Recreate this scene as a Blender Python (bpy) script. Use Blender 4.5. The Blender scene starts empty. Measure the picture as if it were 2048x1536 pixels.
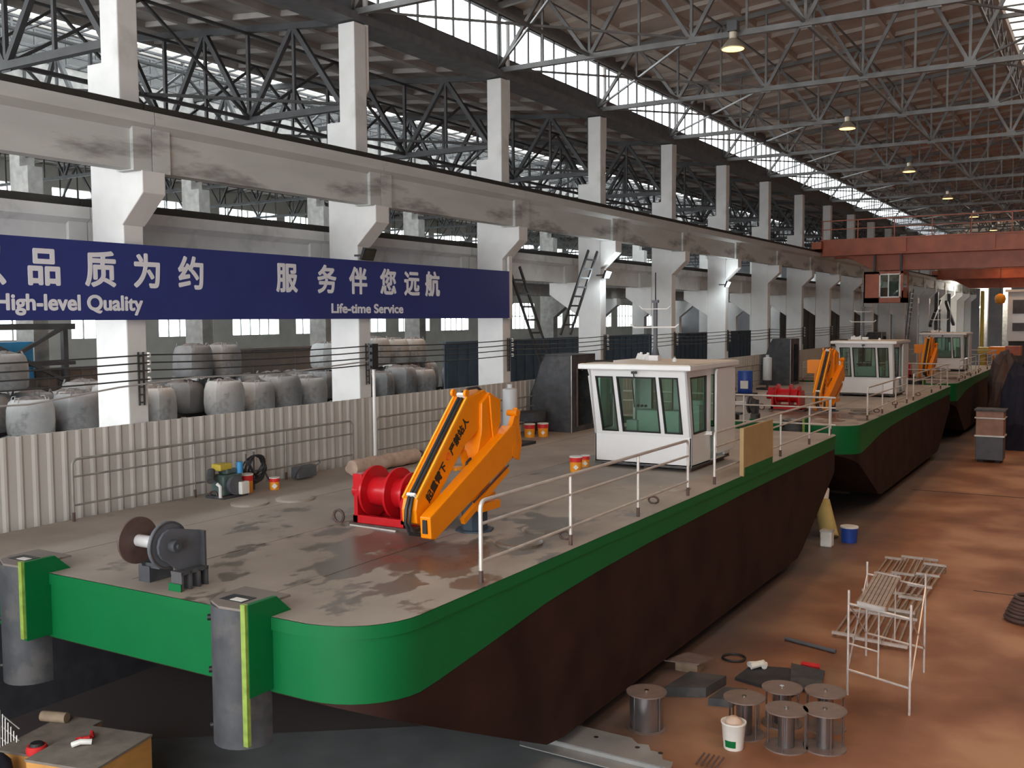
import bpy, math, random
from mathutils import Vector, Matrix
random.seed(7)
sc = bpy.context.scene
COL = sc.collection
S = 1.035           # hall dimensions below are multiplied by this; barges and floor things use 1
C0 = 6.1            # eye height above the floor; heights below are written relative to it
def rad(a): return math.radians(a)

# ------------------------------------------------------------------ camera
yaw, pitch, roll = rad(30.9), rad(3.66), rad(-0.41)
Fv = Vector((-math.sin(yaw)*math.cos(pitch), math.cos(yaw)*math.cos(pitch), -math.sin(pitch)))
R0 = Vector((math.cos(yaw), math.sin(yaw), 0)); U0 = R0.cross(Fv)
Rv = math.cos(roll)*R0 + math.sin(roll)*U0; Uv = -math.sin(roll)*R0 + math.cos(roll)*U0
cd = bpy.data.cameras.new('camera'); cam = bpy.data.objects.new('camera', cd); COL.objects.link(cam)
m = Matrix((( Rv.x, Uv.x, -Fv.x, 0), (Rv.y, Uv.y, -Fv.y, 0), (Rv.z, Uv.z, -Fv.z, C0), (0, 0, 0, 1)))
cam.matrix_world = m
cd.sensor_width = 36; cd.lens = 36*2014/2048; cd.clip_end = 500; cd.clip_start = .05
sc.camera = cam

# ------------------------------------------------------------------ world, exposure
w = bpy.data.worlds.new('overcast'); sc.world = w; w.use_nodes = True
bg = w.node_tree.nodes['Background']
bg.inputs[0].default_value = (0.93, 0.97, 1.0, 1); bg.inputs[1].default_value = 6.0
sc.view_settings.view_transform = 'Standard'; sc.view_settings.look = 'None'
sc.view_settings.gamma = 1; sc.view_settings.use_curve_mapping = False
sc.view_settings.exposure = 0.0
try:
    sc.cycles.use_denoising = True
    sc.cycles.max_bounces = 8; sc.cycles.diffuse_bounces = 5; sc.cycles.transparent_max_bounces = 16
    sc.cycles.sample_clamp_indirect = 6
    sc.cycles.caustics_reflective = False; sc.cycles.caustics_refractive = False
except Exception: pass

LAMP_POWER = 620; LAMP_COL = (1.0, 0.56, 0.28)

# ------------------------------------------------------------------ materials
def nd(nt, t, **kw):
    n = nt.nodes.new(t)
    for k, v in kw.items(): setattr(n, k, v)
    return n
def mat(name, col, rough=.6, metal=0., spec=.5, var=.12, scale=3., bump=0., dirt=None, dscale=1.2, dthr=.55, stretch=None, coat=0.):
    m = bpy.data.materials.new(name); m.use_nodes = True; nt = m.node_tree
    b = nt.nodes['Principled BSDF']; b.inputs['Roughness'].default_value = rough; b.inputs['Metallic'].default_value = metal
    if coat: b.inputs['Coat Weight'].default_value = coat
    b.inputs['Specular IOR Level'].default_value = spec
    tc = nd(nt, 'ShaderNodeTexCoord'); mp = nd(nt, 'ShaderNodeMapping'); nt.links.new(tc.outputs['Object'], mp.inputs[0])
    if stretch: mp.inputs['Scale'].default_value = stretch
    n1 = nd(nt, 'ShaderNodeTexNoise'); n1.inputs['Scale'].default_value = scale; n1.inputs['Detail'].default_value = 5
    nt.links.new(mp.outputs[0], n1.inputs['Vector'])
    r = nd(nt, 'ShaderNodeValToRGB'); e = r.color_ramp.elements
    lo = tuple(max(0, c*(1-var)) for c in col); hi = tuple(min(1, c*(1+var)) for c in col)
    e[0].position = .3; e[0].color = (*lo, 1); e[1].position = .7; e[1].color = (*hi, 1)
    nt.links.new(n1.outputs['Fac'], r.inputs[0]); out = r.outputs[0]
    if dirt:
        n2 = nd(nt, 'ShaderNodeTexNoise'); n2.inputs['Scale'].default_value = dscale; n2.inputs['Detail'].default_value = 6; n2.inputs['Roughness'].default_value = .6
        nt.links.new(mp.outputs[0], n2.inputs['Vector'])
        r2 = nd(nt, 'ShaderNodeValToRGB'); r2.color_ramp.elements[0].position = dthr-.04; r2.color_ramp.elements[1].position = dthr+.07
        nt.links.new(n2.outputs['Fac'], r2.inputs[0])
        mx = nd(nt, 'ShaderNodeMixRGB'); nt.links.new(r2.outputs[0], mx.inputs[0]); nt.links.new(out, mx.inputs[1]); mx.inputs[2].default_value = (*dirt, 1)
        out = mx.outputs[0]
    nt.links.new(out, b.inputs['Base Color'])
    if bump:
        bp = nd(nt, 'ShaderNodeBump'); bp.inputs['Strength'].default_value = bump; bp.inputs['Distance'].default_value = .02
        nt.links.new(n1.outputs['Fac'], bp.inputs['Height']); nt.links.new(bp.outputs[0], b.inputs['Normal'])
    return m
def emat(name, col, s):
    m = bpy.data.materials.new(name); m.use_nodes = True; nt = m.node_tree
    b = nt.nodes['Principled BSDF']; b.inputs['Base Color'].default_value = (*col, 1)
    b.inputs['Emission Color'].default_value = (*col, 1); b.inputs['Emission Strength'].default_value = s
    return m
def glassmat(name, tint, fac=.12, rough=.02):
    m = bpy.data.materials.new(name); m.use_nodes = True; nt = m.node_tree; nt.nodes.remove(nt.nodes['Principled BSDF'])
    o = nt.nodes['Material Output']; t = nd(nt, 'ShaderNodeBsdfTransparent'); t.inputs[0].default_value = (*tint, 1)
    g = nd(nt, 'ShaderNodeBsdfGlossy'); g.inputs['Roughness'].default_value = rough
    mx = nd(nt, 'ShaderNodeMixShader'); mx.inputs[0].default_value = fac
    nt.links.new(t.outputs[0], mx.inputs[1]); nt.links.new(g.outputs[0], mx.inputs[2]); nt.links.new(mx.outputs[0], o.inputs[0])
    return m
M = dict(
 white=mat('white_paint_wall', (.66, .65, .62), .75, var=.05, dirt=(.50, .49, .46), dscale=.9, dthr=.62),
 column=mat('column_white_paint', (.70, .69, .67), .8, var=.04, dirt=(.58, .57, .54), dscale=.8, dthr=.64),
 beam=mat('runway_beam_paint', (.53, .54, .52), .8, var=.08, scale=1.5, dirt=(.27, .265, .25), dscale=.75, dthr=.58, stretch=(1, .5, 2.2)),
 bare=mat('bare_concrete', (.34, .33, .31), .9, var=.2, scale=4, bump=.3),
 rail=mat('rail_steel', (.05, .045, .04), .6, .3),
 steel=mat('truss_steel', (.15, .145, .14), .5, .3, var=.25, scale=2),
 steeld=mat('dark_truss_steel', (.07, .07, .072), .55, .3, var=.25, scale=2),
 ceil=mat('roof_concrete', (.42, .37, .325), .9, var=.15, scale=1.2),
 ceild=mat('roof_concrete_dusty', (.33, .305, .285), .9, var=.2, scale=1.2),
 fascia=mat('gutter_grey', (.13, .135, .14), .7, var=.2),
 fence=mat('fence_sheet', (.54, .51, .47), .55, var=.06, scale=1.5, dirt=(.5, .46, .42), dscale=.6, dthr=.62, stretch=(1, 1, .3)),
 dark=mat('near_black', (.035, .035, .04), .9, var=.3),
 green=mat('green_gloss_paint', (.001, .130, .034), .5, var=.05, scale=1.2, spec=.25),
 lime=mat('lime_primer_edge', (.24, .34, .06), .5, var=.3, scale=8),
 hull=mat('antifouling_brown', (.030, .0125, .009), .8, spec=.2, var=.35, scale=1.2),
 dkgrey=mat('dark_grey_primer', (.055, .057, .063), .6, var=.3, scale=4, dirt=(.085, .08, .08), dscale=2.5, dthr=.55),
 gunmetal=mat('gunmetal_primer', (.10, .105, .12), .5, var=.15),
 rust=mat('rusted_steel', (.085, .05, .042), .6, var=.3, scale=5),
 reelrust=mat('reel_disc_steel', (.20, .145, .125), .55, .1, var=.15, scale=6),
 cream=mat('crane_operator_cream', (.78, .77, .75), .3, var=.03),
 cabwhite=mat('cab_white_enamel', (.80, .79, .78), .25, var=.02, coat=.3),
 cabroof=mat('cab_roof_beige', (.62, .53, .42), .5, var=.1),
 cabin=mat('cab_interior_green', (.50, .56, .50), .7, var=.05),
 seal=mat('rubber_seal', (.012, .012, .012), .5),
 orange=mat('crane_orange', (.88, .255, .002), .35, var=.03, spec=.3, coat=.08),
 orangel=mat('crane_orange_lit', (.95, .42, .03), .35, var=.03, spec=.3, coat=.08),  # light on the boom's upper face put into a brighter orange
 red=mat('winch_red', (.52, .008, .014), .32, var=.08, spec=.35, coat=.15),
 bluestl=mat('pedestal_blue_black', (.035, .055, .08), .45, var=.2),
 railp=mat('galvanised_rail', (.62, .59, .55), .4, .35, var=.12, scale=4),
 raild=mat('galvanised_rail_backlit', (.30,.28,.26), .5, .3, var=.2, scale=4),  # left railings: their backlit shade is put into a darker colour
 silver2=mat('pale_roller_steel', (.62,.60,.60), .25, .2, var=.06),
 brownbox=mat('cabinet_brown', (.36,.20,.14), .6, var=.2, scale=3),
 chrome=mat('bright_shaft', (.75, .73, .70), .15, 1., var=.05),
 banner=mat('banner_blue', (.028, .042, .190), .38, var=.1, scale=.6),
 lettr=mat('banner_letters', (.80, .80, .84), .5, var=.02),
 black=mat('black_rubber', (.02, .02, .022), .5),
 gcrane=mat('bridge_crane_red', (.42, .105, .045), .45, var=.2, scale=1.5),
 bag=mat('bulk_bag_fabric', (.34, .34, .34), .85, var=.18, scale=2.5, bump=.4, dirt=(.2, .2, .195), dscale=1.5, dthr=.6),
 bag2=mat('bulk_bag_grey_fabric', (.23, .235, .245), .85, var=.2, scale=2.5, bump=.4),
 bag3=mat('bulk_bag_white_fabric', (.50, .50, .49), .85, var=.12, scale=2.5, bump=.4, dirt=(.27, .265, .26), dscale=1.5, dthr=.6),
 bagtop=mat('bulk_bag_top', (.16, .14, .135), .9, var=.4, scale=6),
 part_blue=mat('partition_blue', (.055, .085, .12), .6, var=.2, scale=2),
 part_brn=mat('partition_brown', (.20, .165, .145), .7, var=.15, scale=2),
 part_dark=mat('partition_dark', (.07, .07, .072), .7, var=.15, scale=2),
 teal=mat('teal_paint', (.05, .28, .28), .5),
 wood=mat('timber', (.30, .22, .15), .8, var=.25, scale=6),
 board=mat('tan_board', (.42, .29, .13), .7, var=.06),
 crate=mat('crate_plywood', (.62, .30, .08), .7, var=.1, stretch=(1, 1, 3)),
 cratetop=mat('crate_lid_dusty', (.22, .185, .155), .8, var=.2, scale=5),
 tan=mat('foam_insulation', (.55, .40, .31), .8, var=.2, scale=5, bump=.5),
 canred=mat('can_red', (.75, .03, .03), .4), canor=mat('can_orange', (.92, .35, .02), .4, var=.05),
 canw=mat('can_white', (.80, .78, .72), .5), blue=mat('drum_blue', (.02, .07, .35), .4), blue2=mat('sky_blue_plastic', (.05, .30, .60), .4),
 eng=mat('engine_green_grey', (.08, .12, .11), .5, var=.4, scale=9), yellow=mat('yellow_paint', (.55, .42, .06), .45),
 silver=mat('silencer_white', (.60, .61, .62), .4, var=.05), navy=mat('navy_cloth', (.012, .013, .028), .9, var=.3),
 redcl=mat('red_cloth', (.6, .02, .02), .8), scaf=mat('scaffold_zinc', (.66, .60, .56), .35, .4, var=.15, scale=6),
 plank=mat('scaffold_plank', (.36, .29, .24), .6, .2, var=.2, scale=8), sheet=mat('mill_steel_sheet', (.15, .155, .155), .75, .0, var=.2, scale=1.4),
 sheetl=mat('bent_sheet_steel', (.30, .295, .285), .45, .3, var=.15, scale=2), sack=mat('yellow_sack', (.55, .42, .15), .8, var=.15),
 dimglass=glassmat('dimmed_rooflight_glass', (.34, .30, .26), .06),  # tint added to cut the daylight coming through the rooflight
 glass=glassmat('window_glass', (.92, .95, .95), .05), cabglass=glassmat('cab_green_glass', (.78, .90, .84), .10),
 lens=emat('lamp_lens_warm', (1., .50, .14), 5.), led=emat('led_lens_white', (.95, 1., 1.), 14.),
 alu=mat('lamp_reflector', (.55, .48, .38), .4, .6), cable=mat('cable_dark', (.04, .04, .04), .6), cablel=mat('cable_light', (.4, .38, .36), .6),
 endw=mat('end_wall_render', (.24, .235, .25), .85, var=.12, scale=.6), farwall=mat('far_wall_render', (.58, .57, .52), .85, var=.1, scale=.8),
 rwall=mat('right_wall_render', (.30, .25, .22), .9, var=.1),
)
# deck: dusty tan steel with wet patches
def deck_mat():
    m = bpy.data.materials.new('deck_plate'); m.use_nodes = True; nt = m.node_tree; b = nt.nodes['Principled BSDF']
    tc = nd(nt, 'ShaderNodeTexCoord')
    n1 = nd(nt, 'ShaderNodeTexNoise'); n1.inputs['Scale'].default_value = .7; n1.inputs['Detail'].default_value = 8
    nt.links.new(tc.outputs['Object'], n1.inputs['Vector'])
    r = nd(nt, 'ShaderNodeValToRGB'); e = r.color_ramp.elements
    e[0].position = .3; e[0].color = (.285, .24, .20, 1); e[1].position = .72; e[1].color = (.41, .35, .295, 1)
    nt.links.new(n1.outputs['Fac'], r.inputs[0])
    # wet mask = noise boosted near the front right of the deck
    mp = nd(nt, 'ShaderNodeMapping'); mp.inputs['Scale'].default_value = (1, .7, 1); nt.links.new(tc.outputs['Object'], mp.inputs[0])
    n2 = nd(nt, 'ShaderNodeTexNoise'); n2.inputs['Scale'].default_value = 1.1; n2.inputs['Detail'].default_value = 7; n2.inputs['Roughness'].default_value = .62
    nt.links.new(mp.outputs[0], n2.inputs['Vector'])
    vd = nd(nt, 'ShaderNodeVectorMath', operation='DISTANCE'); nt.links.new(tc.outputs['Object'], vd.inputs[0]); vd.inputs[1].default_value = (2.2, 3.4, 0)
    mr = nd(nt, 'ShaderNodeMapRange'); nt.links.new(vd.outputs['Value'], mr.inputs[0])
    mr.inputs[1].default_value = .5; mr.inputs[2].default_value = 5.0; mr.inputs[3].default_value = .11; mr.inputs[4].default_value = -.09
    ad = nd(nt, 'ShaderNodeMath', operation='ADD'); nt.links.new(n2.outputs['Fac'], ad.inputs[0]); nt.links.new(mr.outputs[0], ad.inputs[1])
    r2 = nd(nt, 'ShaderNodeValToRGB'); r2.color_ramp.elements[0].position = .54; r2.color_ramp.elements[1].position = .57
    nt.links.new(ad.outputs[0], r2.inputs[0])
    mx = nd(nt, 'ShaderNodeMixRGB'); nt.links.new(r2.outputs[0], mx.inputs[0]); nt.links.new(r.outputs[0], mx.inputs[1]); mx.inputs[2].default_value = (.145, .12, .095, 1)
    # red-brown dust patch
    vd2 = nd(nt, 'ShaderNodeVectorMath', operation='DISTANCE'); nt.links.new(tc.outputs['Object'], vd2.inputs[0]); vd2.inputs[1].default_value = (2.55, 3.1, 0)
    n3 = nd(nt, 'ShaderNodeTexNoise'); n3.inputs['Scale'].default_value = 1.6; nt.links.new(tc.outputs['Object'], n3.inputs['Vector'])
    a3 = nd(nt, 'ShaderNodeMath', operation='ADD'); nt.links.new(vd2.outputs['Value'], a3.inputs[0]); nt.links.new(n3.outputs['Fac'], a3.inputs[1])
    r3 = nd(nt, 'ShaderNodeValToRGB'); r3.color_ramp.elements[0].position = .9; r3.color_ramp.elements[0].color = (1, 1, 1, 1)
    r3.color_ramp.elements[1].position = 1.0; r3.color_ramp.elements[1].color = (0, 0, 0, 1)
    s3 = nd(nt, 'ShaderNodeMath', operation='MULTIPLY'); s3.inputs[1].default_value = .72; nt.links.new(a3.outputs[0], s3.inputs[0]); nt.links.new(s3.outputs[0], r3.inputs[0])
    mx2 = nd(nt, 'ShaderNodeMixRGB'); nt.links.new(r3.outputs[0], mx2.inputs[0]); nt.links.new(mx.outputs[0], mx2.inputs[1]); mx2.inputs[2].default_value = (.16, .085, .06, 1)
    nt.links.new(mx2.outputs[0], b.inputs['Base Color'])
    rr = nd(nt, 'ShaderNodeMapRange'); nt.links.new(r2.outputs[0], rr.inputs[0]); rr.inputs[3].default_value = .62; rr.inputs[4].default_value = .32
    nt.links.new(rr.outputs[0], b.inputs['Roughness'])
    return m
M['deck'] = deck_mat()
def floor_mat():
    m = bpy.data.materials.new('shop_floor'); m.use_nodes = True; nt = m.node_tree; b = nt.nodes['Principled BSDF']; b.inputs['Roughness'].default_value = .55
    tc = nd(nt, 'ShaderNodeTexCoord'); sp = nd(nt, 'ShaderNodeSeparateXYZ'); nt.links.new(tc.outputs['Object'], sp.inputs[0])
    n1 = nd(nt, 'ShaderNodeTexNoise'); n1.inputs['Scale'].default_value = .45; n1.inputs['Detail'].default_value = 8; nt.links.new(tc.outputs['Object'], n1.inputs['Vector'])
    r = nd(nt, 'ShaderNodeValToRGB'); e = r.color_ramp.elements
    e[0].position = .32; e[0].color = (.17, .062, .028, 1); e[1].position = .64; e[1].color = (.44, .235, .13, 1)
    x = e.new(.48); x.color = (.29, .125, .062, 1)
    nt.links.new(n1.outputs['Fac'], r.inputs[0])
    # hull shadow and dark dust painted into the floor on the barge side
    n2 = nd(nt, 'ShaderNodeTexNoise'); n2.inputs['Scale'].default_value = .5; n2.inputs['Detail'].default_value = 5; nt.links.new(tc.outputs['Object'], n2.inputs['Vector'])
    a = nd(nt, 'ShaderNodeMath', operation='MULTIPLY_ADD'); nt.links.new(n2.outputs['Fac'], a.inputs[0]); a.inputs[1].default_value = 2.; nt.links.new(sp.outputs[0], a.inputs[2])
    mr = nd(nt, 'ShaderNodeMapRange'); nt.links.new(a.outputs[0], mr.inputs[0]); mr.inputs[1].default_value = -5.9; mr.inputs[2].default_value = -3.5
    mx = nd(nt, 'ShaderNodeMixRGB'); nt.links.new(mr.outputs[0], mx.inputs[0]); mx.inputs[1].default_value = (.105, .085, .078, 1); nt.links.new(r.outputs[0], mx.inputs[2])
    nt.links.new(mx.outputs[0], b.inputs['Base Color'])
    return m
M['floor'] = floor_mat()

# ------------------------------------------------------------------ mesh helpers
class MB:
    def __init__(s): s.v = []; s.f = []
    def add(s, vs, fs):
        o = len(s.v); s.v += [tuple(v) for v in vs]; s.f += [tuple(i+o for i in f) for f in fs]; return s
    def box(s, x0, x1, y0, y1, z0, z1):
        return s.add([(x0,y0,z0),(x1,y0,z0),(x1,y1,z0),(x0,y1,z0),(x0,y0,z1),(x1,y0,z1),(x1,y1,z1),(x0,y1,z1)],
                     [(0,3,2,1),(4,5,6,7),(0,1,5,4),(1,2,6,5),(2,3,7,6),(3,0,4,7)])
    def beam(s, p, q, w, h=None, up=(0,0,1)):
        h = h or w; p = Vector(p); q = Vector(q); d = (q-p).normalized(); up = Vector(up)
        if abs(d.dot(up)) > .98: up = Vector((0,1,0))
        a = d.cross(up).normalized()*w/2; b = a.cross(d).normalized()*h/2
        vs = [p-a-b, p+a-b, p+a+b, p-a+b, q-a-b, q+a-b, q+a+b, q-a+b]
        return s.add(vs, [(0,1,2,3),(7,6,5,4),(0,4,5,1),(1,5,6,2),(2,6,7,3),(3,7,4,0)])
    def prism(s, poly, ax, a, b):
        n = len(poly)
        def P(p, t): return {'x': (t,p[0],p[1]), 'y': (p[0],t,p[1]), 'z': (p[0],p[1],t)}[ax]
        vs = [P(p,a) for p in poly]+[P(p,b) for p in poly]
        fs = [tuple(range(n)), tuple(range(2*n-1,n-1,-1))]+[(i,i+n,(i+1)%n+n,(i+1)%n) for i in range(n)]
        return s.add(vs, fs)
    def cyl(s, p, q, r, r2=None, n=16, caps=True):
        r2 = r if r2 is None else r2; p = Vector(p); q = Vector(q); d = (q-p).normalized()
        u = Vector((0,0,1)) if abs(d.z) < .9 else Vector((1,0,0)); a = d.cross(u).normalized(); b = d.cross(a)
        vs = []
        for c, rr in ((p,r),(q,r2)):
            for i in range(n):
                t = 2*math.pi*i/n; vs.append(c+a*math.cos(t)*rr+b*math.sin(t)*rr)
        fs = [(i,(i+1)%n,(i+1)%n+n,i+n) for i in range(n)]
        if caps: fs += [tuple(range(n-1,-1,-1)), tuple(range(n,2*n))]
        return s.add(vs, fs)
    def tube(s, pts, r, n=8, closed=False):
        pts = [Vector(p) for p in pts]; N = len(pts); vs = []; prev = None
        for i, p in enumerate(pts):
            if closed: d = pts[(i+1)%N]-pts[i-1]
            else: d = pts[min(i+1,N-1)]-pts[max(i-1,0)]
            d.normalize()
            if prev is None:
                u = Vector((0,0,1)) if abs(d.z) < .9 else Vector((1,0,0)); a = d.cross(u).normalized()
            else: a = (prev-d*prev.dot(d)).normalized()
            prev = a; b = d.cross(a)
            for k in range(n):
                t = 2*math.pi*k/n; vs.append(p+a*math.cos(t)*r+b*math.sin(t)*r)
        fs = []
        for i in range(N if closed else N-1):
            j = (i+1)%N
            for k in range(n): fs.append((i*n+k, i*n+(k+1)%n, j*n+(k+1)%n, j*n+k))
        if not closed: fs += [tuple(range(n-1,-1,-1)), tuple(range((N-1)*n, N*n))]
        return s.add(vs, fs)
    def lathe(s, prof, c, n=20):
        vs = []; N = len(prof)
        for r, z in prof:
            for i in range(n):
                t = 2*math.pi*i/n; vs.append((c[0]+r*math.cos(t), c[1]+r*math.sin(t), c[2]+z))
        fs = [(j*n+i, j*n+(i+1)%n, (j+1)*n+(i+1)%n, (j+1)*n+i) for j in range(N-1) for i in range(n)]
        fs += [tuple(range(n-1,-1,-1)), tuple(range((N-1)*n, N*n))]
        return s.add(vs, fs)
    def build(s, name, m, parent=None, smooth=False, bevel=0, base=None):
        """vertices in hall coordinates; z is relative to the eye height"""
        if S != 1: s.v = [(v[0]*S, v[1]*S, v[2]*S) for v in s.v]
        if parent is not None:
            o = Vector((0,0,0)); p = parent
            while p: o += p.location; p = p.parent
        elif base is not None: o = Vector((base[0]*S, base[1]*S, base[2]*S+C0))
        else:
            xs = [v[0] for v in s.v]; ys = [v[1] for v in s.v]; zs = [v[2] for v in s.v]
            o = Vector(((min(xs)+max(xs))/2, (min(ys)+max(ys))/2, min(zs)+C0))
        me = bpy.data.meshes.new(name)
        me.from_pydata([(v[0]-o.x, v[1]-o.y, v[2]+C0-o.z) for v in s.v], [], s.f)
        me.validate(); me.update()
        import bmesh
        bm = bmesh.new(); bm.from_mesh(me); bmesh.ops.recalc_face_normals(bm, faces=bm.faces); bm.to_mesh(me); bm.free()
        me.materials.append(m if not isinstance(m, str) else M[m])
        if smooth:
            for pl in me.polygons: pl.use_smooth = True
            me.set_sharp_from_angle(angle=rad(40))
        ob = bpy.data.objects.new(name, me); COL.objects.link(ob)
        if parent is not None: ob.parent = parent
        else: ob.location = o
        if bevel:
            md = ob.modifiers.new('bevel', 'BEVEL'); md.width = bevel; md.segments = 2; md.limit_method = 'ANGLE'; md.angle_limit = rad(40)
        return ob
def tag(o, label, cat, group=None, kind=None):
    o['label'] = label; o['category'] = cat
    if group: o['group'] = group
    if kind: o['kind'] = kind
    return o
def struct(o): o['kind'] = 'structure'; return o
def thing(name, loc, label, cat, group=None):
    o = bpy.data.objects.new(name, None); COL.objects.link(o); o.location = (loc[0]*S, loc[1]*S, loc[2]*S+C0); o.empty_display_size = .3
    return tag(o, label, cat, group)
KIDS = {}
def copy_tree(o, parent=None):
    c = o.copy(); COL.objects.link(c)
    if parent is not None: c.parent = parent
    for ch in list(o.children): copy_tree(ch, c)
    return c
def dup(o, dx=0, dy=0, dz=0, label=None, rz=None):
    c = copy_tree(o); c.location = (o.location.x+dx*S, o.location.y+dy*S, o.location.z+dz*S)
    if rz is not None: c.rotation_euler = (0,0,rz)
    if label: c['label'] = label
    return c
ORD = ['first','second','third','fourth','fifth','sixth','seventh','eighth','ninth','tenth','eleventh','twelfth','thirteenth','fourteenth','fifteenth','sixteenth','seventeenth','eighteenth','nineteenth','twentieth']
def text(body, size, m, origin, xdir, normal, parent, name='lettering', bold=0., sx=1., ext=.004, center=False):
    cu = bpy.data.curves.new(name, 'FONT'); cu.body = body; cu.size = size; cu.extrude = ext
    if center: cu.align_x = 'CENTER'; cu.align_y = 'CENTER'
    ob = bpy.data.objects.new(name, cu); COL.objects.link(ob)
    bpy.context.view_layer.update()
    me0 = bpy.data.meshes.new_from_object(ob.evaluated_get(bpy.context.evaluated_depsgraph_get()))
    bpy.data.objects.remove(ob)
    X = Vector(xdir).normalized(); N = Vector(normal).normalized(); Y = N.cross(X)
    o = Vector((0,0,0)); p = parent
    while p: o += p.location; p = p.parent
    org = Vector((origin[0]*S, origin[1]*S, origin[2]*S+C0))-o
    vs = []; fs = []          # thicker strokes: the same glyph laid a hair apart several times
    for k, (bx, by) in enumerate(((0,0),(bold,0),(-bold,0),(0,bold),(0,-bold),(bold*.7,bold*.7),(-bold*.7,-bold*.7),(bold*.7,-bold*.7),(-bold*.7,bold*.7)) if bold else ((0,0),)):
        n0 = len(vs)
        vs += [org+(X*(v.co.x*sx+bx)+Y*(v.co.y+by)+N*(v.co.z+k*.0002))*S for v in me0.vertices]
        fs += [tuple(i_+n0 for i_ in f.vertices) for f in me0.polygons]
    me = bpy.data.meshes.new(name); me.from_pydata(vs, [], fs); me.update(); me.materials.append(M[m])
    n = bpy.data.objects.new(name, me); COL.objects.link(n); n.parent = parent
    return n

YN, PITCHY = 11.1, 6.0          # near face of the first column, bay length
YEND = 127.
FL = -6.1/S
# ================================================================== SETTING
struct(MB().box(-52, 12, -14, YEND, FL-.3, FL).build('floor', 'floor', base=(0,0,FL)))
struct(MB().box(-52, 12, YEND, YEND+.4, FL, 12).build('wall_far', 'endw'))
struct(MB().box(10.1, 10.5, -14, YEND, FL, 8.4).build('wall_right', 'rwall'))
# far left wall with windows
mb = MB(); y = -14
mb.box(-50.4, -50, -14, YEND, FL, -.9); mb.box(-50.4, -50, -14, YEND, 1.6, 4.2); mb.box(-50.4, -50, -14, YEND, 7.4, 8.6)
k = 0
while y < YEND:
    mb.box(-50.4, -50, y, y+1.7, -.9, 1.6); mb.box(-50.4, -50, y, y+.8, 4.2, 7.4); y += 6
struct(mb.build('wall_left', 'farwall'))
mb = MB(); y = -14
while y < YEND:
    for j in range(1, 5): mb.box(-50.25, -50.15, y+1.7+j*.86, y+1.76+j*.86, -.9, 1.6)
    mb.box(-50.25, -50.15, y, y+6, .3, .36); mb.box(-50.25, -50.15, y, y+6, 5.7, 5.8)
    for j in range(1, 6): mb.box(-50.25, -50.15, y+.8+j*.87, y+.86+j*.87, 4.2, 7.4)
    y += 6
wl = struct(MB().box(-50.21, -50.19, -14, YEND, -.9, 7.4).build('window_1', 'glass'))
mb.build('window_frame', 'bare', wl)

# roofs -------------------------------------------------------------
def roof(pts, name, m, ribw=.09, dy=1.5, y1=YEND):
    mb = MB()
    for (xa, za), (xb, zb) in zip(pts[:-1], pts[1:]):
        mb.add([(xa,-14,za+.16),(xb,-14,zb+.16),(xb,y1,zb+.16),(xa,y1,za+.16),(xa,-14,za+.3),(xb,-14,zb+.3),(xb,y1,zb+.3),(xa,y1,za+.3)],
               [(0,1,2,3),(4,7,6,5),(0,4,5,1),(1,5,6,2),(2,6,7,3),(3,7,4,0)])
        L = abs(xb-xa); n = max(1, round(L/1.5))
        for i in range(n+1):      # long ribs along the hall, one at each panel joint
            t = i/n; x = xa+(xb-xa)*t; z = za+(zb-za)*t
            mb.add([(x-.07,-14,z),(x+.07,-14,z),(x+.07,y1,z),(x-.07,y1,z),(x-.1,-14,z+.17),(x+.1,-14,z+.17),(x+.1,y1,z+.17),(x-.1,y1,z+.17)],
                   [(0,1,2,3),(4,7,6,5),(0,4,5,1),(1,5,6,2),(2,6,7,3),(3,7,4,0)])
        y = -12.9
        while y < y1:            # cross ribs
            mb.beam((xa,y,za+.1), (xb,y,zb+.1), .08, .13); y += dy
    return mb.build(name, m)
struct(roof([(-14.4, 8.35), (-3.3, 9.35)], 'ceiling', 'ceil'))
struct(roof([(1.0, 9.35), (10.3, 8.45)], 'ceiling_right', 'ceil'))
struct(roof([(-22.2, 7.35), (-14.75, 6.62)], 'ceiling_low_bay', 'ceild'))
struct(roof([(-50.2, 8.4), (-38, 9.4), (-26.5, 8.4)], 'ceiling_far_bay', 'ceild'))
# roof lights (glass) and clerestory windows
def glazing(name, xa, za, xb, zb, step, rows=0, fm='steeld', gm='glass'):
    g = struct(MB().add([(xa,-14,za),(xb,-14,zb),(xb,YEND,zb),(xa,YEND,za)], [(0,1,2,3)]).build(name, gm))
    mb = MB(); y = -14
    while y < YEND: mb.beam((xa,y,za), (xb,y,zb), .045, .045, up=(0,1,0)); y += step
    for r in range(rows+2):
        t = r/(rows+1); mb.beam((xa+(xb-xa)*t,-14,za+(zb-za)*t), (xa+(xb-xa)*t,YEND,za+(zb-za)*t), .06, .06)
    mb.build('window_frame', fm, g); return g
glazing('window_2', -14.35, 7.02, -14.35, 8.14, .75, 0)
glazing('window_3', -3.3, 9.5, 1.0, 9.5, 1.0, 3, gm='dimglass')
glazing('window_4', -25.9, 7.3, -22.2, 7.5, 1.0, 3)
glazing('window_5', -26.4, 7.3, -26.4, 8.3, 1.0, 1)
# fascias / gutters
struct(MB().box(-14.6,-14.3,-14,YEND,6.62,7.02).box(-14.85,-14.1,-14,YEND,6.42,6.60).build('trim_1', 'fascia'))
struct(MB().box(-14.5,-14.25,-14,YEND,8.14,8.5).build('trim_2', 'fascia'))
struct(MB().box(-26.4,-25.9,-14,YEND,6.4,7.3).build('trim_3', 'bare'))

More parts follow.
